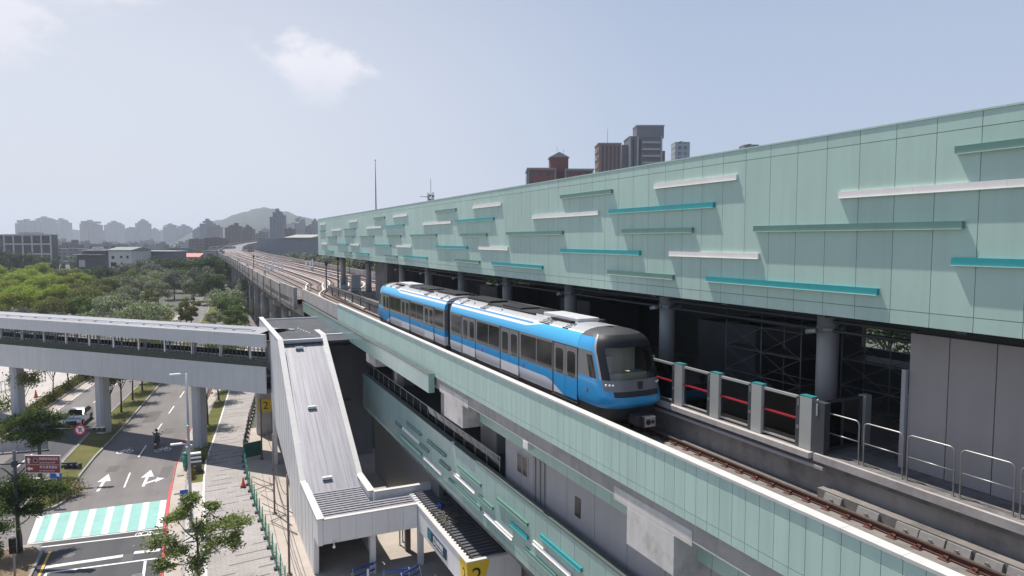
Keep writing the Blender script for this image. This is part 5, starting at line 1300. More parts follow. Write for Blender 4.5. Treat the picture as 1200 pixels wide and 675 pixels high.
# pelvis, spine, chest, neck, head; arms to the handlebar; legs bent on the footboard
J = [(0,-.22,.86,.16,.13),(0,-.17,1.08,.15,.12),(0,-.1,1.30,.17,.12),(0,-.06,1.42,.07),(0,-.05,1.5,.06),
     (-.2,-.08,1.34,.075),(-.3,.14,1.16,.055),(-.31,.44,1.12,.045),(.2,-.08,1.34,.075),(.3,.14,1.16,.055),(.31,.44,1.12,.045),
     (-.13,.1,.80,.095),(-.19,.28,.5,.07),(-.16,.24,.37,.05),(-.16,.38,.36,.045),(.13,.1,.80,.095),(.19,.28,.5,.07),(.16,.24,.37,.05),(.16,.38,.36,.045)]
Bn = [(0,1),(1,2),(2,3),(3,4),(2,5),(5,6),(6,7),(2,8),(8,9),(9,10),(0,11),(11,12),(12,13),(13,14),(0,15),(15,16),(16,17),(17,18)]
rd = person('scooter rider in grey jacket and dark helmet seen from behind', (-3.72, 71.3, .02), R(-7), J, Bn, [M['jacket']])
q = MB(); q.blob((0,-.04,1.63), .145, 16, 10, 0, (.95,1.1,1.0)); q.build('helmet', M['car_black'], rd, local=True)
for i, (x, y, a, b) in enumerate(((-19.6,87.6,40,'sc_dark'),(-20.5,87.2,42,'sc_white'),(-21.3,86.9,38,'sc_dark'),(-22.2,86.4,41,'sc_dark'))):
    scooter((x, y, .03), R(a), 'parked scooter by the left bridge pier, %s from the hedge' % ORD[i], M[b], 'scooters parked by the left pier', 'parked_scooter')
Js = [(0,0,.93,.15,.11),(0,0,1.15,.13,.1),(0,.01,1.38,.16,.1),(0,.01,1.5,.06),(0,.02,1.6,.095,.1),(0,.02,1.70,.08),(-.2,0,1.4,.06),(-.24,.02,1.13,.045),(-.22,.1,.9,.035),(.2,0,1.4,.06),(.24,.02,1.13,.045),(.22,.1,.9,.035),(-.1,0,.85,.09),(-.1,.02,.48,.065),(-.1,-.02,.09,.045),(-.1,.12,.05,.04),(.1,0,.85,.09),(.1,.02,.48,.065),(.1,-.02,.09,.045),(.1,.12,.05,.04)]
Bs = [(0,1),(1,2),(2,3),(3,4),(4,5),(2,6),(6,7),(7,8),(2,9),(9,10),(10,11),(0,12),(12,13),(13,14),(14,15),(0,16),(16,17),(17,18),(18,19)]
person('person in a pale blue shirt standing beside the parked scooters', (-20.1, 86.4, .03), R(200), Js, Bs, [M['shirt']])

# ------------------------------------------------------------------ trees
def leaf_quads(rg, centers, outward, size, squash=.55):
    """one small bent quad per centre"""
    n = len(centers)
    nrm = outward*.9+rg.normal(0, .75, (n,3)); nrm[:,2] += .35
    nrm /= np.linalg.norm(nrm, axis=1)[:,None]+1e-9
    ref = rg.normal(0, 1, (n,3)); u = np.cross(nrm, ref); u /= np.linalg.norm(u, axis=1)[:,None]+1e-9; v = np.cross(nrm, u)
    s = (size*rg.uniform(.6, 1.35, n))[:,None]
    a = centers-u*s*.5; b = centers+v*s*squash*.5; c_ = centers+u*s*.5; d = centers-v*s*squash*.5
    return np.stack([a, b, c_, d], 1).reshape(-1, 3)
def tree_proto(name, leaf, seed, h, cr, ctop, nl, size, lobes=16, trunk=.18, cbase=.35, flat=.75, nb=7, density=1.0):
    """returns (trunk mesh, crown mesh): tapered trunk with limbs, crown of lobes each covered with leaf quads"""
    rg = np.random.default_rng(seed); rr = random.Random(seed)
    cz0, cz1 = h*cbase, h
    cc = np.array([0, 0, (cz0+cz1)/2]); hz = (cz1-cz0)/2
    L = []
    for k in range(lobes):
        th = 2*math.pi*(k*.618+rr.random()*.25); up = rr.uniform(-.75, .95); rad = math.sqrt(max(0,1-up*up*.8))*rr.uniform(.45, .82)
        L.append((cc+np.array([math.cos(th)*rad*cr*1.05, math.sin(th)*rad*cr*1.05, up*hz*.8]), cr*rr.uniform(.20,.36)))
    cen = []; out = []
    per = nl//lobes
    for c_, r_ in L:
        d = rg.normal(0, 1, (per,3)); d /= np.linalg.norm(d, axis=1)[:,None]
        rad = r_*(rg.uniform(.35, 1.0, per)**.45)*(1+.22*np.sin(d[:,0]*5+seed)*np.cos(d[:,1]*6))
        p_ = c_+d*rad[:,None]*np.array([1,1,flat]); keep = p_[:,2] > cz0*.8
        cen.append(p_[keep]); out.append(d[keep])
    cen = np.concatenate(cen); out = np.concatenate(out)
    V = leaf_quads(rg, cen, out, size)
    me = bpy.data.meshes.new('crown'); n = len(V)//4
    me.from_pydata(V.tolist(), [], [tuple(range(4*i, 4*i+4)) for i in range(n)]); me.materials.append(leaf)
    q = MB(); zt = cz0+hz*.5
    wob = [(rr.uniform(-.12,.12), rr.uniform(-.12,.12)) for _ in range(5)]
    q.tube([(wob[k][0]*k*.6, wob[k][1]*k*.6, zt*k/4) for k in range(5)], [trunk*(1.25 if k == 0 else 1-.16*k) for k in range(5)], 9)
    for c_, r_ in L[:nb]:
        k = rr.uniform(.45, .95); s_ = Vector((wob[3][0]*2*k, wob[3][1]*2*k, zt*k)); e = Vector(c_); m_ = s_.lerp(e, .5)+Vector((rr.uniform(-.2,.2), rr.uniform(-.2,.2), .25))
        q.tube([s_, m_, e], [trunk*.5, trunk*.32, trunk*.1], 6)
    to = q.build('trunk', M['bark']); tm = to.data; bpy.data.objects.remove(to)
    return tm, me
PROTO = {}
for i, (k, leaf, h, cr, nl, sz, lob, cb) in enumerate((
    ('yellow','yellow',9.0,4.6,9500,.36,34,.24), ('yellow2','yellow',8.4,4.9,9500,.36,38,.24), ('olive','olive',8.2,4.2,8000,.36,30,.26),
    ('flower','flower',7.8,4.9,9000,.34,36,.28), ('flower2','flower',7.2,4.4,8000,.34,30,.3), ('mid','mid',8.2,3.9,8000,.34,30,.22),
    ('mid2','mid',7.0,3.4,7500,.32,24,.2), ('dark','dark',10.5,5.4,7500,.46,32,.2), ('grey','grey',9.0,5.2,7500,.42,34,.25), ('olive2','olive',10,3.3,7500,.36,28,.15))):
    PROTO[k] = (tree_proto(k, LEAF[leaf], 11+i, h, cr, h, nl, sz, lob, .2, cb), h)
def put_tree(kind, x, y, z, rz, sc, label, group=None, name='broadleaf_tree'):
    (tm, cm), h = PROTO[kind]
    t = thing(name, label, 'tree', (x, y, z), rz, group); t.scale = (sc, sc, sc)
    for nm, me in (('trunk', tm), ('crown', cm)):
        o = bpy.data.objects.new(nm, me); COL.objects.link(o); o.parent = t
    return t
# grove beyond the footbridge, set out in rows that follow the park edge
rt_ = random.Random(21)
psi = R(24.94)
def at(px, dep): 
    c_ = (px-600)/800*dep; return (c_*math.cos(psi)+dep*math.sin(psi), dep*math.cos(psi)-c_*math.sin(psi))
ROWS = [(128,[(-60,'grey',.7),(-20,'grey',.75),(22,'grey',.72),(62,'grey',.68),(100,'flower2',.75),(140,'flower',.85),(172,'flower',.98)],'front row of the park grove'),
        (146,[(-70,'yellow',.95),(-25,'yellow2',.95),(15,'yellow',.9),(58,'olive',.95),(98,'mid',.95),(128,'flower2',1.0)],'second row of the park grove'),
        (164,[(-60,'yellow2',1),(-18,'yellow',1),(24,'yellow2',.98),(62,'yellow',.95),(94,'olive',1.05),(132,'flower',.95)],'third row of the park grove'),
        (184,[(-40,'yellow',1.05),(2,'yellow2',1.05),(40,'yellow',1.05),(78,'olive2',1.0),(112,'olive',.95),(150,'flower2',1.0)],'fourth row of the park grove'),
        (206,[(-20,'yellow2',1.1),(20,'yellow',1.1),(58,'yellow2',1.1),(92,'yellow',1.0),(126,'olive',1.0)],'fifth row of the park grove'),
        (232,[(-10,'yellow',1.15),(30,'yellow2',1.2),(66,'mid',1.1),(98,'olive',.95),(134,'flower2',.95)],'sixth row of the park grove'),
        (262,[(8,'mid',1.2),(44,'yellow',1.15),(80,'olive',1.1),(118,'dark',.85),(146,'olive',.85)],'back row of the park grove')]
KW = {'yellow':'bright yellow green','yellow2':'bushy yellow green','olive':'olive green','olive2':'tall olive','flower':'wide pale blossomed','flower2':'small pale blossomed','mid':'mid green','mid2':'small green','dark':'dark green','grey':'grey green'}
for dep, lst, rowname in ROWS:
    for i, (px, kind, sc) in enumerate(lst):
        x, y = at(px, dep+rt_.uniform(-4, 4))
        put_tree(kind, x, y, 0, rt_.uniform(0, 6.28), sc*rt_.uniform(.95,1.05), '%s tree, %s from the left in the %s' % (KW[kind], ORD[i], rowname), 'trees of the park grove')
MIDT = [(216,150,'olive2',.62,'slim olive tree standing at the far road bend'),(222,158,'olive2',.66,'taller olive tree behind the slim one at the far road bend'),
        (262,172,'flower',.95,'wide pale green tree left of the viaduct columns'),(276,140,'mid2',.85,'small bright green tree right beside the stair landing'),(268,158,'mid',.8,'green tree behind the small one by the stair landing'),
        (292,190,'grey',1.0,'grey green tree in the shade of the viaduct columns'),(250,150,'flower2',.5,'low pale bush like tree at the far road edge')]
for (px, dep, kind, sc, lb) in MIDT:
    x, y = at(px, dep); put_tree(kind, x, y, 0, rt_.uniform(0,6.28), sc, lb)
BACK = [(6,330,'dark',1.35),(30,335,'dark',1.3),(52,330,'dark',1.1),(150,280,'grey',1.1),(164,290,'grey',1.25),(178,285,'grey',1.2),(192,295,'dark',1.1),(205,280,'dark',1.15),(218,290,'grey',1.2),(232,270,'dark',1.2),(246,265,'dark',1.3),(258,285,'dark',1.0),(118,300,'dark',.8),(100,310,'mid',.8),(212,330,'dark',1.0),(182,330,'dark',1.1),(248,330,'grey',1.1),(140,300,'dark',.8),(235,350,'dark',.9)]
for i, (px, dep, kind, sc) in enumerate(sorted(BACK)):
    x, y = at(px, dep); put_tree(kind, x, y, 0, rt_.uniform(0,6.28), sc, '%s tree in the belt before the low houses, %s from the left' % (KW[kind], ORD[i]), 'trees before the low houses')
EXTRA = [(158,215,'flower',1.1),(172,236,'olive',1.0),(184,200,'flower2',1.05),(190,250,'flower',1.15),(203,222,'grey',1.05),(214,250,'mid',1.1),(226,215,'flower2',.95),(236,240,'grey',1.1),(176,180,'olive2',.7),(160,250,'mid',1.1),(244,205,'dark',.9),(200,275,'mid',1.1),(222,285,'olive',1.1),(180,270,'grey',1.1),(252,235,'mid',1.0)]
for i, (px, dep, kind, sc) in enumerate(sorted(EXTRA)):
    x, y = at(px, dep); put_tree(kind, x, y, 0, rt_.uniform(0,6.28), sc, '%s tree between the park grove and the viaduct, %s from the left' % (KW[kind], ORD[i]), 'trees between the grove and the viaduct')
RIGHT = [(340,330,'grey',1.5),(352,280,'grey',1.6),(366,262,'mid',1.7),(380,250,'grey',1.65),(395,240,'grey',1.6),(408,226,'olive',1.7),(421,215,'grey',1.7),(431,200,'yellow',1.75),(445,196,'grey',1.8),(405,300,'dark',1.5),(575,120,'mid',1.9),(1045,95,'dark',1.4),(600,125,'flower',1.9)]
for i, (px, dep, kind, sc) in enumerate(RIGHT):
    x, y = at(px, dep); put_tree(kind, x, y, 0, rt_.uniform(0,6.28), sc, '%s tree beyond the tracks and station, %s from the left' % (KW[kind], ORD[i]), 'trees beyond the tracks')
# thin street trees on the median and verge: forked bare trunks, sparse high crown
def thin_tree(seed, h=6.4):
    rr = random.Random(seed); rg = np.random.default_rng(seed)
    q = MB(); ends = []
    base = [Vector((0,0,0)), Vector((rr.uniform(-.12,.12),rr.uniform(-.1,.1),1.5)), Vector((rr.uniform(-.3,.3),rr.uniform(-.2,.2),3.2))]
    q.tube(base, [.11,.085,.07], 7)
    for k in range(6):
        a = 2*math.pi*k/6+rr.uniform(-.4,.4); s_ = base[1].lerp(base[2], rr.uniform(.55,1)); l = rr.uniform(1.0,1.9)
        m_ = s_+Vector((math.cos(a)*l*.4, math.sin(a)*l*.4, rr.uniform(1.1,1.6))); e = m_+Vector((math.cos(a)*l*.6, math.sin(a)*l*.6, rr.uniform(1.0,1.6)))
        q.tube([s_, m_, e], [.045,.03,.012], 5); ends += [m_.lerp(e,.5), e]
        for j in range(3):
            e2 = m_+Vector((rr.uniform(-.9,.9), rr.uniform(-.9,.9), rr.uniform(.6,1.5))); q.tube([m_, e2], [.02,.008], 4); ends.append(e2)
    to = q.build('trunk', M['bark']); tm = to.data; bpy.data.objects.remove(to)
    C_ = np.concatenate([np.array(e)+rg.normal(0,.36,(80,3)) for e in ends]); V = leaf_quads(rg, C_, rg.normal(0,1,C_.shape), .26)
    me = bpy.data.meshes.new('crown'); me.from_pydata(V.tolist(), [], [tuple(range(4*i,4*i+4)) for i in range(len(V)//4)]); me.materials.append(LEAF['olive'])
    return tm, me
for k in range(3): PROTO['thin%d' % k] = (thin_tree(50+k), 6.4)
MT = [(-8.6,82.5),(-8.0,87.5),(-7.3,93.5),(-6.6,99),(-6.0,105),(-5.3,111),(-4.4,118)]
for i, (x, y) in enumerate(MT): put_tree('thin%d' % (i % 3), x, y, .13, rt_.uniform(0,6.28), rt_.uniform(.95,1.1), 'thin forked street tree on the median, %s behind the middle pier' % ORD[i], 'thin trees on the median', 'street_tree')
for i, (x, y) in enumerate(((.75,77.5),(2.2,89),(2.9,95.5),(3.9,103),(5.3,112))): put_tree('thin%d' % ((i+1) % 3), x, y, .15, rt_.uniform(0,6.28), rt_.uniform(.9,1.05), 'thin street tree on the verge beside the pavement, %s behind the bridge pier' % ORD[i], 'thin trees on the verge', 'street_tree')
for i, (x, y) in enumerate(((-16.1,98),(-15.4,104.5),(-14.6,112),(-17.2,89))): put_tree('thin%d' % (i % 3), x, y, .14, rt_.uniform(0,6.28), rt_.uniform(.8,.95), ('thin tree rising from the roadside hedge, %s from its near end' % ['second','third','fourth','first'][i]), 'thin trees in the hedge', 'street_tree')
# detailed near trees
def near_tree(name, label, x, y, z, seed, h, spread, clumps, leaf, size, nper, tr=.1):
    rr = random.Random(seed); rg = np.random.default_rng(seed)
    t = thing(name, label, 'tree', (x, y, z)); q = MB()
    top = Vector((rr.uniform(-.1,.1), rr.uniform(-.1,.1), h*.72))
    fork = Vector((rr.uniform(-.08,.08), rr.uniform(-.05,.05), h*.33))
    q.tube([(0,0,0), fork*.5+Vector((.04,0,0)), fork, top], [tr*1.2, tr, tr*.8, tr*.3], 9)
    cs = []
    for (cx, cy, cz, cr_) in clumps:
        c_ = Vector((cx, cy, cz)); k = rr.uniform(.2, .8); s_ = fork.lerp(top, k) if cz > h*.5 else (Vector((0,0,0)).lerp(fork, .9))
        m_ = s_.lerp(c_, .5)+Vector((rr.uniform(-.2,.2), rr.uniform(-.2,.2), -.15)); q.tube([s_, m_, c_], [tr*.45, tr*.28, tr*.1], 6)
        for j in range(7):
            d = Vector((rr.gauss(0,1), rr.gauss(0,1), rr.gauss(.1,.45))).normalized(); e = c_+d*cr_*rr.uniform(.6,1.05)
            q.tube([c_.lerp(m_, .3), c_.lerp(e,.55), e], [tr*.14, tr*.09, tr*.03], 4); cs.append((e, cr_*.34)); cs.append((c_.lerp(e,.55), cr_*.3))
    q.build('trunk', M['bark'], t, local=True)
    P_ = np.concatenate([np.array(c_)+rg.normal(0, r_, (nper,3))*np.array([1,1,.55]) for c_, r_ in cs])
    V = leaf_quads(rg, P_, rg.normal(0,.5,P_.shape)+np.array([0,0,.8]), size, .5)
    me = bpy.data.meshes.new('crown'); me.from_pydata(V.tolist(), [], [tuple(range(4*i,4*i+4)) for i in range(len(V)//4)]); me.materials.append(leaf)
    o = bpy.data.objects.new('crown', me); COL.objects.link(o); o.parent = t
    return t
LEAF['near_dark'] = leafmat('deep_green_leaves', (.045,.08,.018), (.095,.14,.034), .28)
near_tree('young_street_tree', 'bright green young tree in the foreground beside the lamp post', -.35, 41.2, .15, 5, 5.0, 3,
    [(-1.8,.2,2.6,.7),(-1.0,-.4,2.2,.65),(.4,.3,3.0,.75),(1.3,.0,3.3,.75),(2.3,.3,3.0,.65),(.9,-.5,2.5,.7),(1.9,-.5,2.4,.55),(-.5,.4,4.2,.6),(-1.1,.9,3.8,.5),(.9,1.0,4.0,.4),(.2,-.8,1.5,.65),(-.2,.6,4.8,.35),(-1.6,-.6,1.7,.5)], LEAF['near'], .165, 70, .09)
near_tree('island_tree', 'dense dark green tree at the tip of the near left island', -10.4, 50.6, .13, 8, 5.2, 3,
    [(0,0,4.2,1.0),(-1.3,.2,3.9,.95),(1.1,.1,3.6,.85),(-.6,-.4,3.0,.9),(.8,-.3,2.6,.75),(-1.9,0,2.9,.8),(.2,.5,3.4,.9),(-2.6,.4,3.6,.8),(1.9,.3,3.3,.55)], LEAF['near_dark'], .155, 125, .1)
near_tree('island_tree', 'leafy tree at the lower left corner on the soil island', -11.3, 46.2, .13, 9, 4.8, 3,
    [(0,0,3.9,.9),(-1.1,.2,3.5,.85),(.5,.1,3.0,.8),(-.6,-.4,2.6,.8),(.3,-.3,2.0,.6),(-1.6,0,2.4,.8)], LEAF['near_dark'], .155, 125, .09)
near_tree('median_tree', 'round green tree on the median behind the red direction board', -12.0, 65.8, .13, 12, 6.0, 3,
    [(0,0,5.0,1.0),(-1.1,.2,4.6,.95),(1.0,.1,4.7,.9),(-.6,-.4,3.9,1.0),(.7,-.3,3.7,.9),(-1.5,0,3.6,.85),(1.5,.3,3.9,.75),(0,0,3.2,.8)], LEAF['near_dark'], .18, 125, .1)
def bush(name, label, pts, r_, leaf, size, n, seed):
    rg = np.random.default_rng(seed)
    P_ = np.concatenate([np.array(p)+rg.normal(0, .5, (n,3))*np.array(r_) for p in pts]); P_[:,2] = np.abs(P_[:,2]-.15)+.15
    V = leaf_quads(rg, P_, rg.normal(0,.6,P_.shape)+np.array([0,0,.6]), size)
    me = bpy.data.meshes.new(name); me.from_pydata(V.tolist(), [], [tuple(range(4*i,4*i+4)) for i in range(len(V)//4)]); me.materials.append(leaf)
    o = bpy.data.objects.new(name, me); COL.objects.link(o); tag(o, label, 'shrub'); return o
LEAF['redtip'] = leafmat('red_tipped_leaves', (.075,.115,.025), (.15,.19,.045), .3, (.34,.20,.05))
bush('flowering_bush', 'yellow green bush with red tips on the rounded median end', [(-10.0+.35*k%1.6, 59.2+.3*k, .6) for k in range(7)], (.7,.6,.7), LEAF['redtip'], .16, 260, 3)
bush('verge_bush', 'low green bush behind the striped utility cabinet', [(-.6+.25*k, 64.6+.2*k, .6) for k in range(4)], (.6,.5,.7), LEAF['near'], .16, 260, 4)
bush('verge_bush', 'yellowish small bush in front of the striped utility cabinet', [(-.75,60.6,.5),(-.7,60.1,.4)], (.35,.4,.6), LEAF['redtip'], .14, 200, 6)
hp = [(interp(LL,y)-.95, y, .5) for y in np.arange(80, 122, .55)]
bush('roadside_hedge', 'clipped green hedge along the kerb of the left road', hp, (.75,.5,.55), LEAF['hedge'], .2, 190, 7)
bush('plaza_shrubs', 'dark shrubs by the left bridge pier behind the scooters', [(-23.5+.5*k, 90+.6*k, .8) for k in range(9)], (1.2,1,1.1), LEAF['mid'], .24, 220, 8)

# ------------------------------------------------------------------ buildings
def winmat(name, wall, glass, sx, sz, mort=.3, rough=.7):
    """far facade: windows as the surface pattern of one wall"""
    m = mat(name, wall, rough, 0, .08, .05); nt = m.node_tree; N = nt.nodes; L = nt.links; b = N['Principled BSDF']
    src = b.inputs['Base Color'].links[0].from_socket
    tc = N.new('ShaderNodeTexCoord'); sp = N.new('ShaderNodeSeparateXYZ'); L.new(tc.outputs['Object'], sp.inputs[0])
    a = N.new('ShaderNodeMath'); a.operation = 'ADD'; L.new(sp.outputs[0], a.inputs[0]); L.new(sp.outputs[1], a.inputs[1])
    cb = N.new('ShaderNodeCombineXYZ'); L.new(a.outputs[0], cb.inputs[0]); L.new(sp.outputs[2], cb.inputs[1])
    br = N.new('ShaderNodeTexBrick'); br.offset = 0; br.inputs['Scale'].default_value = 1; br.inputs['Brick Width'].default_value = sx; br.inputs['Row Height'].default_value = sz; br.inputs['Mortar Size'].default_value = mort*sz; br.inputs['Mortar Smooth'].default_value = 0
    br.inputs['Color1'].default_value = (*glass, 1); br.inputs['Color2'].default_value = (*[min(1, g_*1.8) for g_ in glass], 1)
    L.new(cb.outputs[0], br.inputs['Vector']); L.new(src, br.inputs['Mortar'])
    L.new(br.outputs['Color'], b.inputs['Base Color'])
    return m
WM = [winmat('far_wall_grey', (.19,.19,.20), (.06,.065,.075), 4.5, 3.3), winmat('far_wall_brown', (.14,.10,.09), (.045,.045,.05), 4, 3.2), winmat('far_wall_pale', (.34,.33,.32), (.09,.095,.11), 5, 3.2), winmat('far_wall_blue', (.13,.15,.19), (.05,.06,.08), 4, 3.3)]
def far_building(px0, px1, ytop, dep, m, label, group=None, crown=None, zb=0, d=None, name='apartment_tower'):
    w = (px1-px0)/800*dep; d = d or max(12, w*.7); h = 19.5+(281-ytop)/800*dep
    x, y = at((px0+px1)/2, dep)
    t = thing(name, label, 'building', (x, y, 0), -psi, group)
    q = MB(); rb = random.Random(int(px0*7+dep)); hb = h*.9 if crown else h
    if dep > 650 and w > 14:
        n_ = max(2, min(6, int(w/9))); u = -w/2
        for k in range(n_):
            v = u+w/n_; hk = hb*(1 if k in (n_//2,) else rb.uniform(.93, 1.0)); yo = rb.uniform(0, d*.18)
            q.box(u+(.0 if k == 0 else .15), v, yo, d, 0, hk)
            if rb.random() < .7: a_ = rb.uniform(.15,.4); q.box(u+w/n_*a_, u+w/n_*(a_+.4), d*.3, d*.7, hk+.02, hk+rb.uniform(2.2,5))
            u = v
    else: q.box(-w/2, w/2, 0, d, 0, hb)
    if crown == 'step': q.box(-w*.3, w*.3, d*.2, d*.9, hb, h*.97); q.box(-w*.12, w*.16, d*.3, d*.8, h*.97, h)
    if crown == 'twin': q.box(-w*.45, -w*.12, d*.2, d*.9, hb, h); q.box(w*.12, w*.45, d*.2, d*.9, hb, h*.985)
    if crown == 'dome':
        for k in range(5): 
            f_ = 1-.13*k*k*.3; q.box(-w/2*f_, w/2*f_, d*.2, d*.9, hb+h*.02*k+.01, hb+h*.02*(k+1))
    q.build('wall', m, t, local=True)
    q = MB(); q.box(-w*.12, w*.1, d*.3, d*.6, h+.02, h+(min(4, h*.05) if dep > 450 else .8)); q.build('roof_house', WM[0], t, local=True)
    return t
SKY = [(19,40,258,0,'twin'),(41,60,255,0,'dome'),(62,79,257,0,'step'),(94,114,259,1,'twin'),(123,141,260,0,'step'),(160,174,258,3,'step'),(147,158,267,0,None),(80,93,270,2,None),(176,186,268,0,'step'),(192,206,263,0,'dome'),(207,222,264,3,'step'),(143,148,268,3,None),(115,122,270,1,None),(186,192,270,2,None)]
for i, (a, b, yt, m_, cr) in enumerate(sorted(SKY)):
    far_building(a, b, yt, 2300+130*(i % 4), WM[m_], 'hazy grey tower block on the horizon, %s from the left of the skyline' % ORD[i], 'hazy towers on the left skyline', cr)
MIDB = [(226,239,267,1500,0,'step'),(235,250,258,1300,3,'step'),(243,258,266,1250,1,None),(264,281,265,820,1,None),(283,296,265,860,1,'step'),(297,312,272,900,0,None),(303,317,268,1500,3,'step'),(317,333,247,930,3,'step'),(334,344,268,760,1,None),(346,357,256,1250,0,'twin'),(358,366,265,1000,3,None),(364,374,258,1150,0,'step'),(222,236,280,700,1,None),(240,262,279,600,1,None),(335,352,262,1600,2,None)]
for i, (a, b, yt, dep, m_, cr) in enumerate(MIDB):
    far_building(a, b, yt, dep, WM[m_], '%s building near the hill, %s from the left of its cluster' % (('grey','dark brown','pale','bluish')[m_], ORD[i]), 'city blocks below the hill', cr)
LOW = [(62,75,284,900,2),(72,90,287,760,0),(90,104,285,1000,0),(104,120,288,700,2),(118,130,284,1100,2),(160,176,287,600,2),(176,192,286,800,0),(196,214,290,520,0),(206,222,285,900,2),(244,252,286,650,0),(130,146,285,1300,2),(148,162,284,1500,0),(236,246,294,440,2)]
rl_ = random.Random(12)
for k in range(30):
    px = rl_.uniform(58, 262); dep = rl_.uniform(480, 1500); wv = rl_.uniform(10, 26)/dep*800
    LOW.append((px, px+wv, 281+(19.5-rl_.uniform(7.5, 17))/dep*800, dep, rl_.choice((0,1,2,2,3))))
for i, (a, b, yt, dep, m_) in enumerate(sorted(LOW)):
    far_building(a, b, yt, dep, WM[m_], '%s flat roofed house among the hazy roofs of the plain, %s from the left' % (('grey','brown','pale','bluish')[m_], ORD[i] if i < 20 else 'twenty '+ORD[i-20] if i < 40 else 'forty '+ORD[i-40]), 'low houses of the plain', None, 0, 14, 'low_house')
# pale framed building on the left
def framed_block():
    x, y = at(30, 420); t = thing('framed_office', 'dark office block with a pale window grid above the trees at far left', 'building', (x, y, 0), -psi)
    q = MB(); q.box(-30,15.8,.3,7,0,22.4); q.build('core', mat('dark_curtain_wall', (.035,.04,.05), .25), t, local=True)
    q = MB()
    for k in range(6): q.box(-13+k*5.7,-12.1+k*5.7,-.1,.29,3,22)
    for z in (4.4,10.4,16.4,22.0): q.box(-13.1,16.4,-.15,.28,z,z+.9)
    q.build('frame', mat('pale_frame', (.50,.47,.45), .7), t, local=True)
    q = MB()
    for i in range(5):
        for j in range(3): q.box(-11.9+i*5.7,-7.6+i*5.7,.1,.27,6.9+j*6,7.1+j*6)
    for i in range(10): q.box(-11+i*2.85,-10.8+i*2.85,.12,.26,5,21.9)
    q.build('window_mullion', M['dark2'], t, local=True)
    q = MB(); q.box(-30.1,-13.2,-.2,.28,15,20); q.build('side_wing', mat('brown_cladding', (.14,.11,.10), .8), t, local=True)
    q = MB(); q.box(-31,16.6,-.3,7.4,22.42,22.8); q.box(-5,8,2,6,22.81,24.2); q.build('roof', M['conc'], t, local=True)
framed_block()
def white_house():
    x, y = at(141, 330); t = thing('white_house', 'white four storey house with small dark windows left of the tracks', 'building', (x, y, 0), -psi-.15)
    q = MB(); q.box(-6.2,6.2,0,14,0,14.2); q.build('wall', mat('white_render', (.62,.60,.57), .8, 0, .06, .3, .15), t, local=True)
    for (wx, wz, ww, wh) in ((-3.8,11,1.5,1.5),(.6,11.2,1.2,1),(4,11.2,1.2,1.3),(-3.6,7.6,3,2),(.8,8,1,1),(-3.4,4.4,1.5,1.6),(.8,4.6,1,1)):
        q = MB(); q.box(wx-ww/2,wx+ww/2,-.03,-.005,wz-wh/2,wz+wh/2); q.build('window', M['glass_d'], t, local=True)
    q = MB(); q.prism([(-6.8,-.6,14.22),(-6.8,14.6,14.22),(-6.8,14.6,14.6),(-6.8,7,16.0),(-6.8,-.6,14.6)], (13.6,0,0)); q.build('roof', mat('green_grey_roof', (.20,.23,.22), .7), t, local=True)
    x, y = at(172, 345); t = thing('long_white_house', 'long grey roofed shed row right of the white house', 'building', (x, y, 0), -psi-.1)
    q = MB(); q.box(-10,14,0,12,0,13.5); q.build('wall', mat('shed_wall', (.16,.16,.17), .8), t, local=True)
    q = MB(); q.box(-10.5,14.5,-1,12.5,13.52,13.9); q.box(-10.4,2,-1.2,-1.02,13.2,13.9); q.build('roof', mat('pale_metal_roof', (.55,.55,.56), .5), t, local=True)
    q = MB(); q.box(-8,-2,-.05,-.01,8,10); q.box(2,8,-.05,-.01,8,10); q.build('window', M['glass_d'], t, local=True)
    x, y = at(108, 340); t = thing('dark_shed', 'dark two tier shed with thin pale roofs left of the white house', 'building', (x, y, 0), -psi)
    q = MB(); q.box(-7.5,8,0,12,0,12); q.box(-5,8,1,12,12.01,14); q.build('wall', mat('dark_shed_wall', (.08,.07,.07), .8), t, local=True)
    q = MB(); q.box(-8.6,6,-1.5,.9,12.02,12.3); q.box(-5.6,8.6,.3,12.5,14.02,14.4); q.build('roof', mat('pale_shed_roof', (.48,.46,.44), .6), t, local=True)
    q = MB(); q.box(-6.5,-3.5,-.05,-.01,6,9.5); q.build('door', mat('pale_shutter', (.5,.48,.46), .7), t, local=True)
    q = MB(); q.box(0,2.5,3,6,14.41,16); q.tube([(-1.2,4,14.41),(-1.2,4,15.8)], .7, 12); q.build('water_tank', M['galv'], t, local=True)
    x, y = at(222, 380); t = thing('red_roof_house', 'low house with a bright red metal roof beside the viaduct', 'building', (x, y, 0), -psi)
    q = MB(); q.box(-5.5,5.5,0,10,0,10); q.build('wall', M['conc'], t, local=True)
    q = MB(); q.prism([(-6,-.5,10.01),(-6,10.5,10.01),(-6,5,12)], (12,0,0)); q.build('roof', mat('red_metal_roof', (.42,.07,.045), .5), t, local=True)
    x, y = at(247, 350); t = thing('grey_house', 'plain grey house against the curve of the viaduct', 'building', (x, y, 0), -psi)
    q = MB(); q.box(-3.5,3.5,0,9,0,13.5); q.build('wall', mat('pale_grey_wall', (.36,.36,.38), .8), t, local=True)
    for wz in (5,8,11):
        q = MB(); q.box(-1.6,1.2,-.04,-.005,wz,wz+1.3); q.build('window', M['glass_d'], t, local=True)
    q = MB(); q.box(-3.7,3.7,-.2,9.2,13.52,13.8); q.build('roof', M['conc_d'], t, local=True)
white_house()
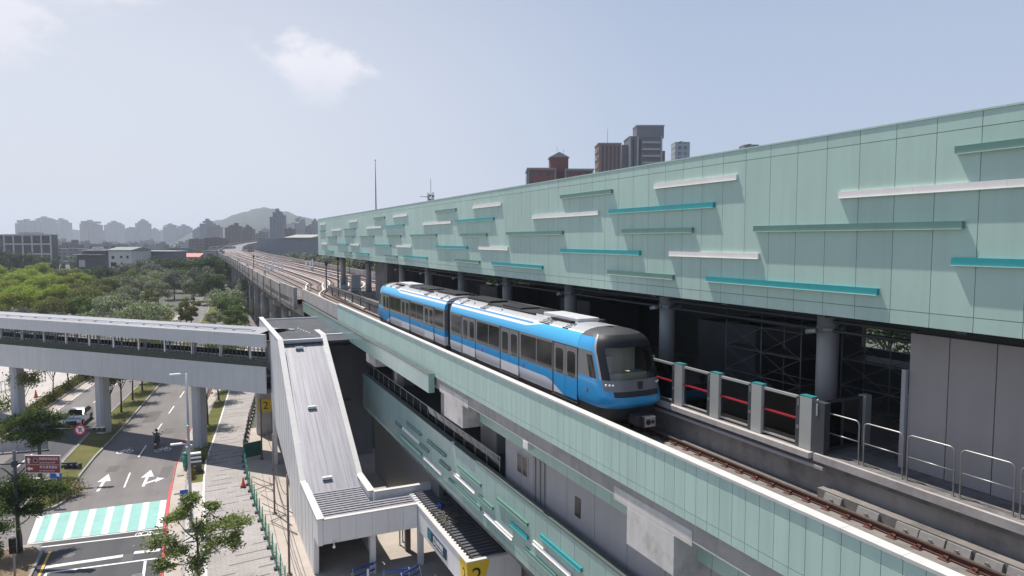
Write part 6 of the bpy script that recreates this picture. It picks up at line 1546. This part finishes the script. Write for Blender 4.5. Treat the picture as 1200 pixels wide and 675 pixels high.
# grey elevated hall right of the far tracks
x, y = at(337, 400); t = thing('elevated_hall', 'long grey elevated hall with a low roof behind the junction', 'building', (x, y, 0), -psi-.25)
q = MB(); q.box(-20,34,0,26,9,20.3); q.build('wall', mat('hall_wall', (.25,.26,.28), .7, 0, .06, .1, .1), t, local=True)
q = MB(); q.prism([(-3,-1,20.32),(34.5,-1,20.32),(34.5,27,20.32),(-3,27,20.32)], (0,0,.5)); q.prism([(-2,-.5,20.83),(-2,26,20.83),(-2,13,22.6)], (18,0,0)); q.build('roof', mat('hall_roof', (.34,.32,.31), .7), t, local=True)
for k in range(6):
    q = MB(); q.box(-18+k*9,-16+k*9,4,22,0,8.99); q.build('pier', M['conc_via'], t, local=True)
ramp = thing('rising_viaduct', 'far end of the viaduct climbing and curving right behind the grey hall', 'viaduct', (20, 500, 0))
RP = [(11.5,432,13.4),(14.9,468,13.6),(19.7,543,14.5),(26.2,585,16.1),(38.7,612,18.1),(51,640,19.5),(74.8,673,21.9),(110,712,22.5)]
q = MB(); q2 = MB()
for (a, b) in zip(RP, RP[1:]):
    w0 = 18 if a[1] < 440 else 13; w1 = 13
    for (z0, z1, u0, u1) in ((-2.6,-1.3,0,1),(-1.29,0,0,.03),(-1.29,-.1,.97,1)):
        A_ = [(a[0]+w0*u0,a[1],a[2]+z0),(a[0]+w0*u1,a[1],a[2]+z0),(a[0]+w0*u1,a[1],a[2]+z1),(a[0]+w0*u0,a[1],a[2]+z1)]
        B_ = [(b[0]+w1*u0,b[1],b[2]+z0),(b[0]+w1*u1,b[1],b[2]+z0),(b[0]+w1*u1,b[1],b[2]+z1),(b[0]+w1*u0,b[1],b[2]+z1)]
        q.grid([A_, B_], 0, False, True)
    m_ = Vector(a).lerp(Vector(b), .5); q2.box(m_.x+4,m_.x+6,m_.y,m_.y+2,0,m_.z-2.7); q2.box(m_.x+8,m_.x+10,m_.y,m_.y+2,0,m_.z-2.7)
q.build('deck', mat('dark_ramp_wall', (.19,.185,.18), .85), ramp); q2.build('pier', M['conc_via'], ramp)
# towers beyond the station
RT = R(-24)
def tower(loc, rz, label, w, d, h): return thing('apartment_tower', label, 'building', loc, rz)
brick = winmat('red_brick_wall', (.20,.055,.05), (.06,.05,.055), 3.2, 3.3, .26); frame_g = mat('grey_trim', (.26,.24,.24), .7)
t = tower((127.5, 230, 0), RT, 'red brick apartment block with a gabled stair tower above the station roof', 0,0,0)
q = MB(); q.box(-12.5,-2,0,16,0,46); q.box(1.8,12.2,1,16,0,45.8); q.box(-2,1.8,3,16,0,43); q.build('wall', brick, t, local=True)
q = MB(); q.box(-3.8,3.2,4,12,43.02,51.2); q.build('stair_tower', mat('brick_tower', (.17,.045,.042), .8), t, local=True)
q = MB(); q.prism([(-4.3,3.6,51.22),(3.7,3.6,51.22),(-.3,3.6,53.3)], (0,9,0)); q.box(-13,-1.8,-.5,16.5,46.02,46.8); q.box(1.6,12.7,.5,16.5,45.82,46.6); q.build('roof', frame_g, t, local=True)
for xx in (-12.7,-2.4,1.5,11.9):
    q = MB(); q.box(xx,xx+.6,-.3 if xx < 0 else .7,.2+(.0 if xx < 0 else 1),10,45.9); q.build('corner_pier', frame_g, t, local=True)
q = MB()
for k in range(9): q.box(-12.9,-12.52,1+k*1.7,1.9+k*1.7,20,45); 
q.build('side_window', M['glass_d'], t, local=True)
q = MB(); q.tube([(-1,6,53),(-1,6,56)], .08, 6); q.tube([(1.5,6,52.4),(1.5,6,55)], .08, 6); q.build('antenna', M['galv'], t, local=True)
t = tower((167.2, 258, 0), RT, 'narrow brown tower with vertical stripes above the station roof', 0,0,0)
q = MB(); q.box(-4.6,5.2,0,12,0,61.5); q.build('wall', mat('brown_tile', (.24,.15,.12), .75, 0, .06, .3), t, local=True)
for k in range(5):
    q = MB(); q.box(-3.2+k*1.75,-2.4+k*1.75,-.12,-.01,8,60.8); q.build('stripe', mat('dark_stripe', (.05,.045,.045), .5) if k == 0 else bpy.data.materials['dark_stripe'], t, local=True)
for k in range(14):
    q = MB(); q.box(-5.0,-4.61,1.5,10,14+k*3.4,15.2+k*3.4); q.build('balcony', frame_g, t, local=True)
q = MB(); q.box(-4.9,5.5,-.3,12.3,61.52,62.1); q.tube([(0,5,62.1),(0,5,69)], .1, 6); q.build('roof', frame_g, t, local=True)
t = tower((199.5, 277, 0), RT, 'tall grey tower with stacked white balconies above the station roof', 0,0,0)
gw = mat('grey_tile', (.13,.13,.145), .6, 0, .06, .3)
q = MB(); q.box(-7,8.5,0,16,0,69.5); q.box(8.52,11,3,16,0,63); q.box(-10.2,-7.02,4,16,0,66); q.box(-2.5,11,6,16,69.52,75.5); q.build('wall', gw, t, local=True)
q = MB(); q.box(-15,-10.8,8,18,0,59); q.build('side_block', gw, t, local=True)
lt_ = mat('pale_tile', (.36,.36,.37), .6)
for k in range(17):
    q = MB(); q.box(-1.2,7.6,-1.4,-.01,14+k*3.25,15.0+k*3.25); q.build('balcony', lt_, t, local=True)
for xx in (-7.3,-3.6,8.0):
    q = MB(); q.box(xx,xx+.8,-.5,-.01,6,69.6); q.build('pilaster', lt_, t, local=True)
for xx in (-5.6,-2.4): 
    q = MB(); q.box(xx,xx+.9,-.06,-.012,8,68); q.build('window_band', M['glass_d'], t, local=True)
q = MB(); q.box(-7.4,8.9,-.6,16.2,69.4,69.51); q.box(-2.8,11.3,5.8,16.2,75.52,76); q.build('roof', lt_, t, local=True)
far_building(789,806,168,395,winmat('pale_grey_tower', (.32,.35,.37), (.12,.14,.16), 3.2, 3.2, .2), 'pale grey tower alone right of the tall dark tower', None, None, 0, 10)
far_building(869,886,171,425,WM[0], 'top of a low grey tower just peeking over the station roof at right', None, None, 0, 10)
# masts on the station roof
x, y = 22.0, 90.0
t = thing('lightning_mast', 'tall thin lightning mast standing on the station roof', 'mast', (x, y, 22.33)); q = MB(); q.tube([(x,y,22.33),(x,y,26),(x,y,29.9)], [.09,.07,.03], 8); q.build('shaft', M['dark2'], t)
q = MB(); q.blob((x,y,29.95), .09); q.build('tip', M['dark2'], t)
x, y = 27.3, 83
t = thing('lattice_antenna', 'short dark lattice antenna on the station roof', 'antenna', (x, y, 22.33)); q = MB()
for dx, dy in ((-.3,-.3),(.3,-.3),(.3,.3),(-.3,.3)): q.tube([(x+dx,y+dy,22.33),(x+dx,y+dy,25.3)], .05, 5)
for k in range(6):
    z = 22.5+k*.5; q.tube([(x-.3,y-.3,z),(x+.3,y-.3,z+.5)], .04, 5); q.tube([(x-.3,y+.3,z+.5),(x-.3,y-.3,z)], .04, 5); q.box(x-.34,x+.34,y-.34,y+.34,z,z+.08)
q.tube([(x,y,25.3),(x,y,27.2)], .03, 5); q.tube([(x-1.4,y,24.9),(x,y,24.9)], .04, 5); q.build('lattice', M['dark2'], t)
# hill and distant woods
hl = MB(); rows = []
for j in range(26):
    v = j/25; row = []
    for i in range(90):
        u = i/89; px = 170+u*330; dep = 2050+v*900
        x, y = at(px, dep)
        ridge = [(170,0),(205,8),(225,30),(243,52),(262,66),(280,84),(296,96),(312,104),(328,100),(345,84),(360,70),(376,55),(400,40),(450,15),(500,0)]
        hh = interp(ridge, px)*math.sin(math.pi*min(1,max(0,v)))**.8
        hh *= 1+.12*mnoise.noise(Vector((x*.012, y*.012, 0)))+.09*mnoise.noise(Vector((x*.04, y*.04, 3)))
        row.append((x, y, max(-.5, hh*1.08+(19.5*min(1,hh/40)))))
    rows.append(row)
hl.grid(rows, 0, True); tag(hl.build('hill', mat('wooded_hill', (.032,.045,.032), .95, 0, .4, .03, 0, .6, .08)), kind='structure')
rg = np.random.default_rng(4); C_ = []; 
for k in range(420):
    px = rg.uniform(-30, 440); dep = rg.uniform(420, 1700); x, y = at(px, dep); r_ = rg.uniform(4, 8)
    d = rg.normal(0,1,(46,3)); d /= np.linalg.norm(d,axis=1)[:,None]; C_.append((np.array([x,y,r_*.75])+d*r_*np.array([1,1,.7]), d))
cen = np.concatenate([c_ for c_, _ in C_]); out = np.concatenate([d for _, d in C_]); cen[:,2] = np.maximum(cen[:,2], .2)
V = leaf_quads(rg, cen, out, 3.2, .8)
me = bpy.data.meshes.new('distant_woods'); me.from_pydata(V.tolist(), [], [tuple(range(4*i,4*i+4)) for i in range(len(V)//4)]); me.materials.append(LEAF['dark'])
o = bpy.data.objects.new('distant_woods', me); COL.objects.link(o); tag(o, kind='stuff')
# ------------------------------------------------------------------ air
hz_ = MB(); hz_.box(-3700, 3700, -80, 5700, -1, 190); ho = hz_.build('haze', [])
hm = bpy.data.materials.new('haze_air'); hm.use_nodes = True; nt = hm.node_tree; nt.nodes.remove(nt.nodes['Principled BSDF'])
pv = nt.nodes.new('ShaderNodeVolumePrincipled'); pv.inputs['Color'].default_value = (.80,.87,1.0,1); pv.inputs['Density'].default_value = .0002; pv.inputs['Anisotropy'].default_value = .15
nt.links.new(pv.outputs[0], nt.nodes['Material Output'].inputs['Volume'])
ho.data.materials.append(hm); tag(ho, kind='stuff')
